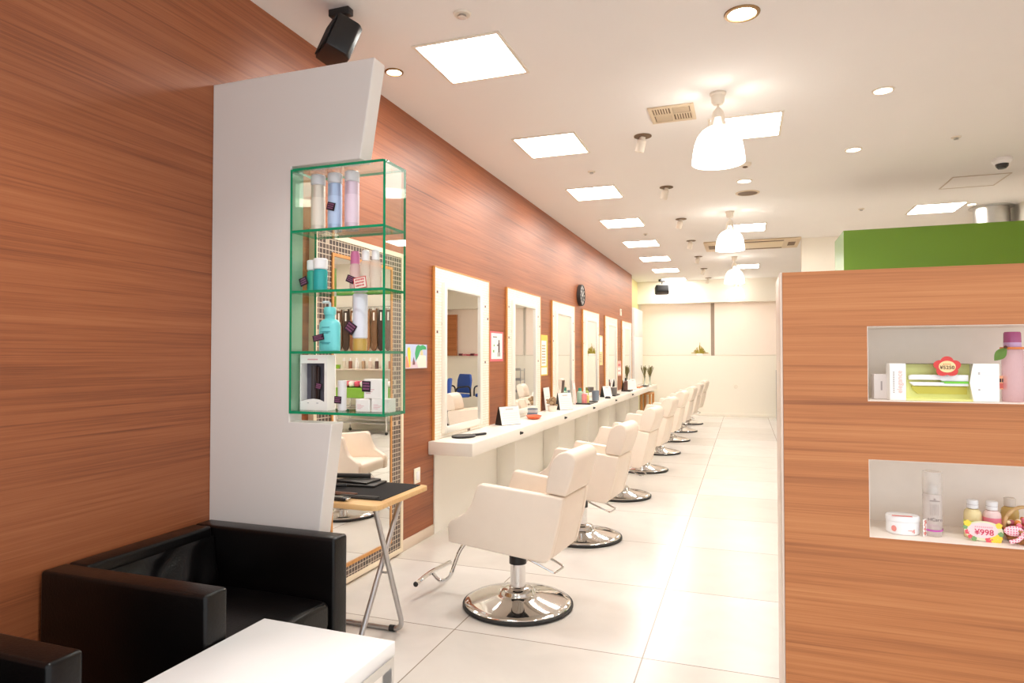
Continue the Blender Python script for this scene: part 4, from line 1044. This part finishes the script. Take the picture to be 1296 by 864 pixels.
# air vent, air conditioner, grille, sprinklers, camera, hatch, duct
t = thing('air_vent', 'square beige ceiling air vent beside the nearest pendant', 'vent', (-.468, 4.72, CZ))
w = .155
b = MB(); e = .028
b.box((-w, -w, -.012), (-w + e, w, -.0005), bev=.003).box((w - e, -w, -.012), (w, w, -.0005), bev=.003).box((-w + e, -w, -.012), (w - e, -w + e, -.0005), bev=.003).box((-w + e, w - e, -.012), (w - e, w, -.0005), bev=.003)
b.box((-w + e, -.008, -.009), (w - e, .008, -.002)).box((-.008, -w + e, -.009), (.008, w - e, -.002))
b.build('frame', M['beige'], t)
MB().box((-w + e, -w + e, -.003), (w - e, w - e, -.0005)).build('duct_opening', M['slot'], t)
b = MB()
for sx in (-1, 1):
    for sy in (-1, 1):
        for k in range(6):
            q = .02 + k * .018
            if sx * sy > 0: b.box((min(sx * q, sx * (q + .009)), min(sy * .01, sy * .12), -.007), (max(sx * q, sx * (q + .009)), max(sy * .01, sy * .12), -.0035))
            else: b.box((min(sx * .01, sx * .12), min(sy * q, sy * (q + .009)), -.007), (max(sx * .01, sx * .12), max(sy * q, sy * (q + .009)), -.0035))
b.build('louvre_slats', M['beige'], t)
t = thing('ceiling_air_conditioner', 'long beige ceiling cassette air conditioner behind the second pendant', 'air conditioner', (.11, 10.68, CZ))
MB().box((-.68, -.42, -.025), (.68, .42, -.0005), bev=.008).build('cover', M['beige'], t)
MB().box((-.45, -.24, -.029), (.45, .24, -.025), bev=.003).build('intake_grille', cm('ac_grille', 232, 214, 180, .5), t)
for s in (-1, 1): MB().box((-.45, s * .33 - .035, -.0275), (.45, s * .33 + .035, -.0245)).build('outlet_slot', M['slot'], t)
for s in (-1, 1): MB().box((s * .57 - .05, -.16, -.028), (s * .57 + .05, .16, -.0245)).build('end_louvre', M['slot'], t)
t = thing('speaker_grille', 'round brown grille in the ceiling before the second pendant', 'speaker', (.045, 7.31, CZ))
MB().lathe([(.1, -.008), (.118, -.006), (.122, -.0005), (.1, -.0005)], 32).build('rim', M['beige'], t)
MB().lathe([(0, -.007), (.1, -.006), (.1, -.0005), (0, -.0005)], 32).build('mesh_cover', M['slot'], t)
def detector(label, x, y, r=.035):
    t = thing('sprinkler_head', label, 'sprinkler', (x, y, CZ), group='small round ceiling fittings')
    MB().lathe([(0, -.001), (r, -.001), (r * .9, -.01), (0, -.012)], 20).build('plate', M['fixture'], t)
    MB().lathe([(0, -.011), (r * .45, -.011), (r * .5, -.022), (0, -.024)], 14).build('nozzle', M['steel'], t)
detector('small round sprinkler near the top of the picture above the first ceiling light', -1.323, 2.986, .045)
detector('small round sprinkler between the second and third ceiling lights', -1.33, 5.976)
detector('small round sprinkler over the partition before the access hatch', 1.58, 5.98)
detector('small round sprinkler above the green fascia corner', 1.3, 8.55)
detector('tiny sprinkler by the fourth ceiling light', -1.3, 9.3, .03)
t = thing('smoke_detector', 'white domed smoke detector behind the largest pendant', 'detector', (.02, 6.18, CZ))
MB().lathe([(0, -.001), (.055, -.001), (.052, -.02), (.035, -.03), (0, -.032)], 24).build('dome', M['fixture'], t)
MB().lathe([(.02, -.031), (.024, -.036), (.014, -.04), (0, -.04)], 16).build('sensor', M['slot'], t)
t = thing('security_camera', 'white dome security camera on the ceiling near the access hatch', 'camera', (2.13, 6.78, CZ))
MB().lathe([(0, -.001), (.075, -.001), (.075, -.025), (.06, -.045), (.05, -.048)], 28).build('housing', M['plasticwhite'], t)
MB().lathe([(.05, -.046), (.046, -.07), (.03, -.088), (0, -.094)], 24).build('dark_dome', cm('smoked_dome', 44, 42, 42, .12), t)
t = thing('access_hatch', 'square framed access hatch in the ceiling by the camera', 'hatch', (2.14, 7.56, CZ))
b = MB(); w = .24; e = .012
b.box((-w, -w, -.006), (-w + e, w, -.0005)).box((w - e, -w, -.006), (w, w, -.0005)).box((-w + e, -w, -.006), (w - e, -w + e, -.0005)).box((-w + e, w - e, -.006), (w - e, w, -.0005))
b.build('frame', cm('hatch_trim', 206, 192, 176, .4), t)
MB().box((-w + e, -w + e, -.003), (w - e, w - e, -.0005)).build('hatch_panel', M['ceil'], t)
t = thing('ventilation_duct', 'short round steel duct dropping from the ceiling behind the green fascia', 'duct', (2.70, 8.95, CZ))
MB().lathe([(.175, -.012), (.176, -.7), (.17, -.7), (.17, -.012)], 40).build('pipe', M['duct'], t)
MB().lathe([(.0, -.001), (.22, -.001), (.22, -.012), (.175, -.016), (.0, -.016)], 40).build('flange', M['duct'], t)
MB().lathe([(.179, -.2), (.181, -.205), (.179, -.21)], 40).build('seam_ring', M['steel'], t)

def speaker(label, loc, rot, s, wd=1.2, hh=.92):
    t = thing('wall_speaker', label, 'speaker', loc, rot, group='black ceiling hung speakers')
    z0 = CZ - loc[2]
    MB().box((-.055 * s, -.022 * s, z0 - .035 * s), (.055 * s, .022 * s, z0 - .001), bev=.004).build('mounting_plate', M['black'], t)
    MB().tube([(0, 0, z0 - .03 * s), (0, 0, z0 - .075 * s)], .009 * s).build('bracket_arm', M['black'], t)
    a = T(0, -.0 * s, z0 - .165 * s) @ rz(radians(-38)) @ RX(radians(-22))
    pr = [(-.075, -.07), (.075, -.07), (.085, .03), (.062, .055), (-.062, .055), (-.085, .03)]
    MB().prism([(x * s * wd, y * s) for x, y in pr], -.095 * s * hh, .095 * s * hh, 'Z', bev=.01 * s, seg=2, xf=a).build('cabinet', M['black'], t)
    MB().prism([(x * s * wd, y * s) for x, y in [(-.066, -.0715), (.066, -.0715), (.066, -.078), (-.066, -.078)]], -.085 * s * hh, .085 * s * hh, 'Z', bev=.003 * s, seg=1, xf=a).build('grille', cm('speaker_cloth', 30, 28, 29, .9), t)
    cb = rounded([(-.03 * s, 0, z0 - .03 * s), (-.06 * s, .0, z0 - .08 * s), (-.1 * s, .03 * s, z0 - .16 * s), (-.085 * s, .05 * s, z0 - .19 * s), (-.04 * s, .05 * s, z0 - .17 * s)], .03 * s)
    MB().tube(cb, .003 * s, 6).build('cable', cm('cable_beige', 214, 186, 160, .5), t)
    return t
speaker('black box speaker hung over the white slab by the wood wall', (-1.875, 2.75, 2.8), 0, 1.05)
speaker('small black box speaker hung near the back beam', (-1.73, 14.98, 2.62), .9, 1.45, 1.3, .62)

# ================================================================== THINGS SEEN ONLY IN THE MIRRORS
# hair pieces on a rail along the cross wall, shelf, trolley with towels
yw = 10.395
t = thing('hanging_rail', 'steel rail on the cross wall carrying hair pieces', 'rail', (0, yw, 0))
MB().tube([(1.35, -.07, 2.25), (2.85, -.07, 2.25)], .01).build('rail_bar', M['chrome'], t)
MB().tube([(1.4, 0, 2.25), (1.4, -.07, 2.25)], .008).tube([(2.8, 0, 2.25), (2.8, -.07, 2.25)], .008).build('bracket', M['chrome'], t)
hc = [(74, 52, 40), (62, 42, 30), (92, 62, 42), (58, 40, 32), (120, 84, 54), (158, 112, 70), (176, 130, 84), (140, 92, 54), (70, 50, 38), (104, 72, 48)]
for k in range(10):
    x = 1.42 + .15 * k
    t = thing('hanging_hair_piece', ['dark brown', 'black brown', 'mid brown', 'near black', 'chestnut', 'light brown', 'golden brown', 'copper brown', 'espresso', 'walnut'][k] + ' hair piece hanging from the wall rail, seen in the tall mirror', 'hair piece', (x, yw - .07, 2.235), group='hair pieces on the rail')
    b = MB(); rr = random.Random(k)
    pts_ = [(-.055, -.02), (.055, -.02), (.066, -.4), (.07, -.74), (.02, -.80), (-.03, -.78), (-.068, -.70), (-.062, -.35)]
    b.prism(pts_, -.02, .015, 'Y', bev=.008, seg=2)
    b.build('strands', cm('hair_%d' % k, *hc[k], .5, var=.25, vscale=60), t)
    MB().tube([(0, 0, 0), (0, 0, -.03)], .004, n=6).box((-.04, -.022, -.05), (.04, .018, -.02), bev=.004).build('clip', M['chrome'], t)
    MB().box((-.016, -.024, -.24), (.016, -.022, -.09)).build('paper_tag', M['paper'], t)
t = thing('wall_shelf', 'narrow glass shelf of small bottles under the hair pieces', 'shelf', (0, yw, 1.12))
MB().box((1.4, -.22, -.02), (2.88, -.001, 0)).build('shelf_board', M['fixture'], t)
for k in range(9):
    c = [(240, 236, 230), (190, 120, 90), (236, 232, 226), (96, 70, 60), (226, 206, 190), (180, 150, 120), (244, 242, 238), (150, 100, 80), (230, 220, 200)][k]
    bottle('styling_bottle', ['white', 'rust', 'ivory', 'dark brown', 'peach', 'tan', 'bright white', 'brown', 'cream'][k] + ' bottle on the shelf below the hair pieces', cyl(.035, 0, .14, .005), cm('sb_%d' % k, *c), (1.52 + k * .14, yw - .11, 1.1205), cyl(.018, .14, .19, .003), M['plasticwhite'], group='bottles on the shelf below the hair pieces', n=16)
t = thing('green_basin', 'yellow and green bowl at the end of the shelf below the hair pieces', 'bowl', (2.8, yw - .12, 1.1205))
MB().lathe([(0, 0), (.06, 0), (.08, .07), (.074, .07), (.055, .008), (0, .008)], 20).build('bowl_body', cm('bowl_lime', 150, 200, 50), t)
# trolley with green tray
t = thing('towel_trolley', 'chrome trolley with a green tray of rolled towels by the cross wall', 'trolley', (1.95, yw - .38, 0))
for sx in (-.5, .5):
    for sy in (-.2, .2): MB().tube([(sx, sy, .05), (sx, sy, .80)], .013).build('leg', M['chrome'], t)
MB().box((-.55, -.24, .62), (.55, .24, .80), bev=.01).build('tray', cm('tray_green', 132, 186, 60, .4), t)
for z in (.18, .42):
    MB().box((-.5, -.2, z), (.5, .2, z + .015)).tube([(-.5, -.2, z + .07), (.5, -.2, z + .07)], .008).build('shelf', M['steel'], t)
for sx in (-.5, .5):
    for sy in (-.2, .2): MB().sphere((sx, sy, .028), .028).build('caster', M['rubber'], t)
for k in range(9):
    c = [(246, 240, 238), (214, 92, 116), (248, 244, 240), (232, 130, 140), (246, 240, 238), (206, 84, 108), (248, 242, 240), (226, 120, 132), (246, 240, 236)][k]
    nm = 'white' if k % 2 == 0 else 'pink'
    t = thing('folded_towel', '%s folded towel on the green tray, %s from the aisle' % (nm, ['first', 'second', 'third', 'fourth', 'fifth', 'sixth', 'seventh', 'eighth', 'ninth'][k]), 'towel', (1.48 + k * .115, yw - .38, .801), group='folded towels on the green tray')
    MB().box((-.05, -.2, 0), (.05, .2, .1), bev=.03, seg=3, xf=T(0, 0, .012) @ RY(.12)).build('towel_body', cm('towel_%d' % k, *c, .9), t)
# blue waiting chairs
def blue_chair(label, x, y, r):
    t = thing('blue_chair', label, 'chair', (x, y, 0), r, group='blue chairs by the back ledge')
    MB().box((-.25, -.24, .4), (.25, .24, .48), bev=.03, seg=3).build('seat', M['blue_seat'], t, ang=60)
    MB().prism([(-.24, .0), (.24, .0), (.25, .3), (.2, .44), (-.2, .44), (-.25, .3)], .0, .07, 'Y', bev=.025, seg=3, xf=T(0, .2, .5) @ RX(-.12)).build('backrest', M['blue_seat'], t, ang=60)
    for s in (-1, 1):
        MB().tube(rounded([(s * .28, .22, .42), (s * .29, .2, .66), (s * .29, -.2, .64), (s * .28, -.22, .42)], .1, 6), .018, 10).build('armrest', M['black'], t)
    MB().lathe(cyl(.03, .1, .4, .003), 16).build('column', M['black'], t)
    for k in range(5):
        a = 2 * pi * k / 5; lg = MB().tube([(0, 0, .11), (.26 * cos(a), .26 * sin(a), .055)], .02, 8).build('leg', M['black'], t)
        MB().sphere((.27 * cos(a), .27 * sin(a), .026), .026, u=10, v=8).build('caster', M['rubber'], lg)
    return t
blue_chair('blue swivel chair with black arms, seen in the first station mirror', 1.86, 13.85, .5)
blue_chair('blue swivel chair at the edge of the first station mirror', 1.2, 14.3, .2)
blue_chair('blue swivel chair nearer the cross wall, low in the first station mirror', 1.06, 11.15, 1.2)
t = thing('magazine_trolley', 'grey wire magazine trolley by the back ledge, seen in the second mirror', 'trolley', (.85, 15.1, 0))
for sx in (-.2, .2):
    for sy in (-.15, .15): MB().tube([(sx, sy, .0), (sx, sy, 1.05)], .012, 8).build('leg', M['steel'], t)
for z in (.2, .48, .76, 1.0): MB().box((-.2, -.15, z), (.2, .15, z + .012)).box((-.19, -.15, z + .012), (.19, -.14, z + .06)).build('shelf', M['steel'], t)
for k in range(6):
    x = 1.93 + k * .11
    t = tag(MB().box((-.045, -.05, 0), (.045, .05, .035 + .01 * (k % 3)), bev=.003, seg=1).build('booklet', cm('book_%d' % (k % 3), *[(206, 70, 90), (230, 140, 150), (120, 50, 60)][k % 3], .5), loc=(x, YB + .0, 1.361)),
            ['red', 'pink', 'wine red', 'red second', 'pink second', 'wine red second'][k] + ' booklet lying on the back ledge, seen in the first mirror', 'booklet', 'booklets on the back ledge')

# ================================================================== CAMERA, WORLD, LAMPS
cd = bpy.data.cameras.new('camera'); cam = bpy.data.objects.new('camera', cd); COL.objects.link(cam)
cd.sensor_width = 36; cd.lens = 830 / 1296 * 36; cd.clip_start = .05
cam.location = (0, 0, 1.35)
cam.rotation_euler = (pi / 2 + radians(1.277), 0, radians(19.5))
SC.camera = cam

w = bpy.data.worlds.new('world'); SC.world = w; w.use_nodes = True
bg = w.node_tree.nodes['Background']; bg.inputs[0].default_value = (.92, .965, 1.0, 1); bg.inputs[1].default_value = 1.05

def lamp(kind, name, loc, energy, col, rot=(0, 0, 0), **k):
    l = bpy.data.lights.new(name, kind); l.energy = energy; l.color = col
    for a, v in k.items(): setattr(l, a, v)
    o = bpy.data.objects.new(name, l); COL.objects.link(o); o.location = loc; o.rotation_euler = rot
    return o
for k, (x, y, e) in enumerate([(-1.2, 1.3, 60), (.1, .9, 38), (1.4, .9, 30), (.002, 3.455, 30), (.86, 4.767, 24), (.87, 6.06, 24), (-1.986, 3.47, 8)]):  # first three are unseen, without fixtures, added to brighten the front area
    lamp('SPOT', 'downlight_lamp', (x, y, CZ - .02), e, (1, .97, .93), spot_size=radians(110), spot_blend=.6, shadow_soft_size=.06)

vs = SC.view_settings
vs.view_transform = 'Standard'; vs.look = 'None'; vs.exposure = 0.5; vs.gamma = 1.0
cy = SC.cycles
cy.use_denoising = True
cy.max_bounces = 10; cy.diffuse_bounces = 5; cy.glossy_bounces = 5; cy.transparent_max_bounces = 16
cy.sample_clamp_indirect = 6.0; cy.caustics_reflective = False; cy.caustics_refractive = False
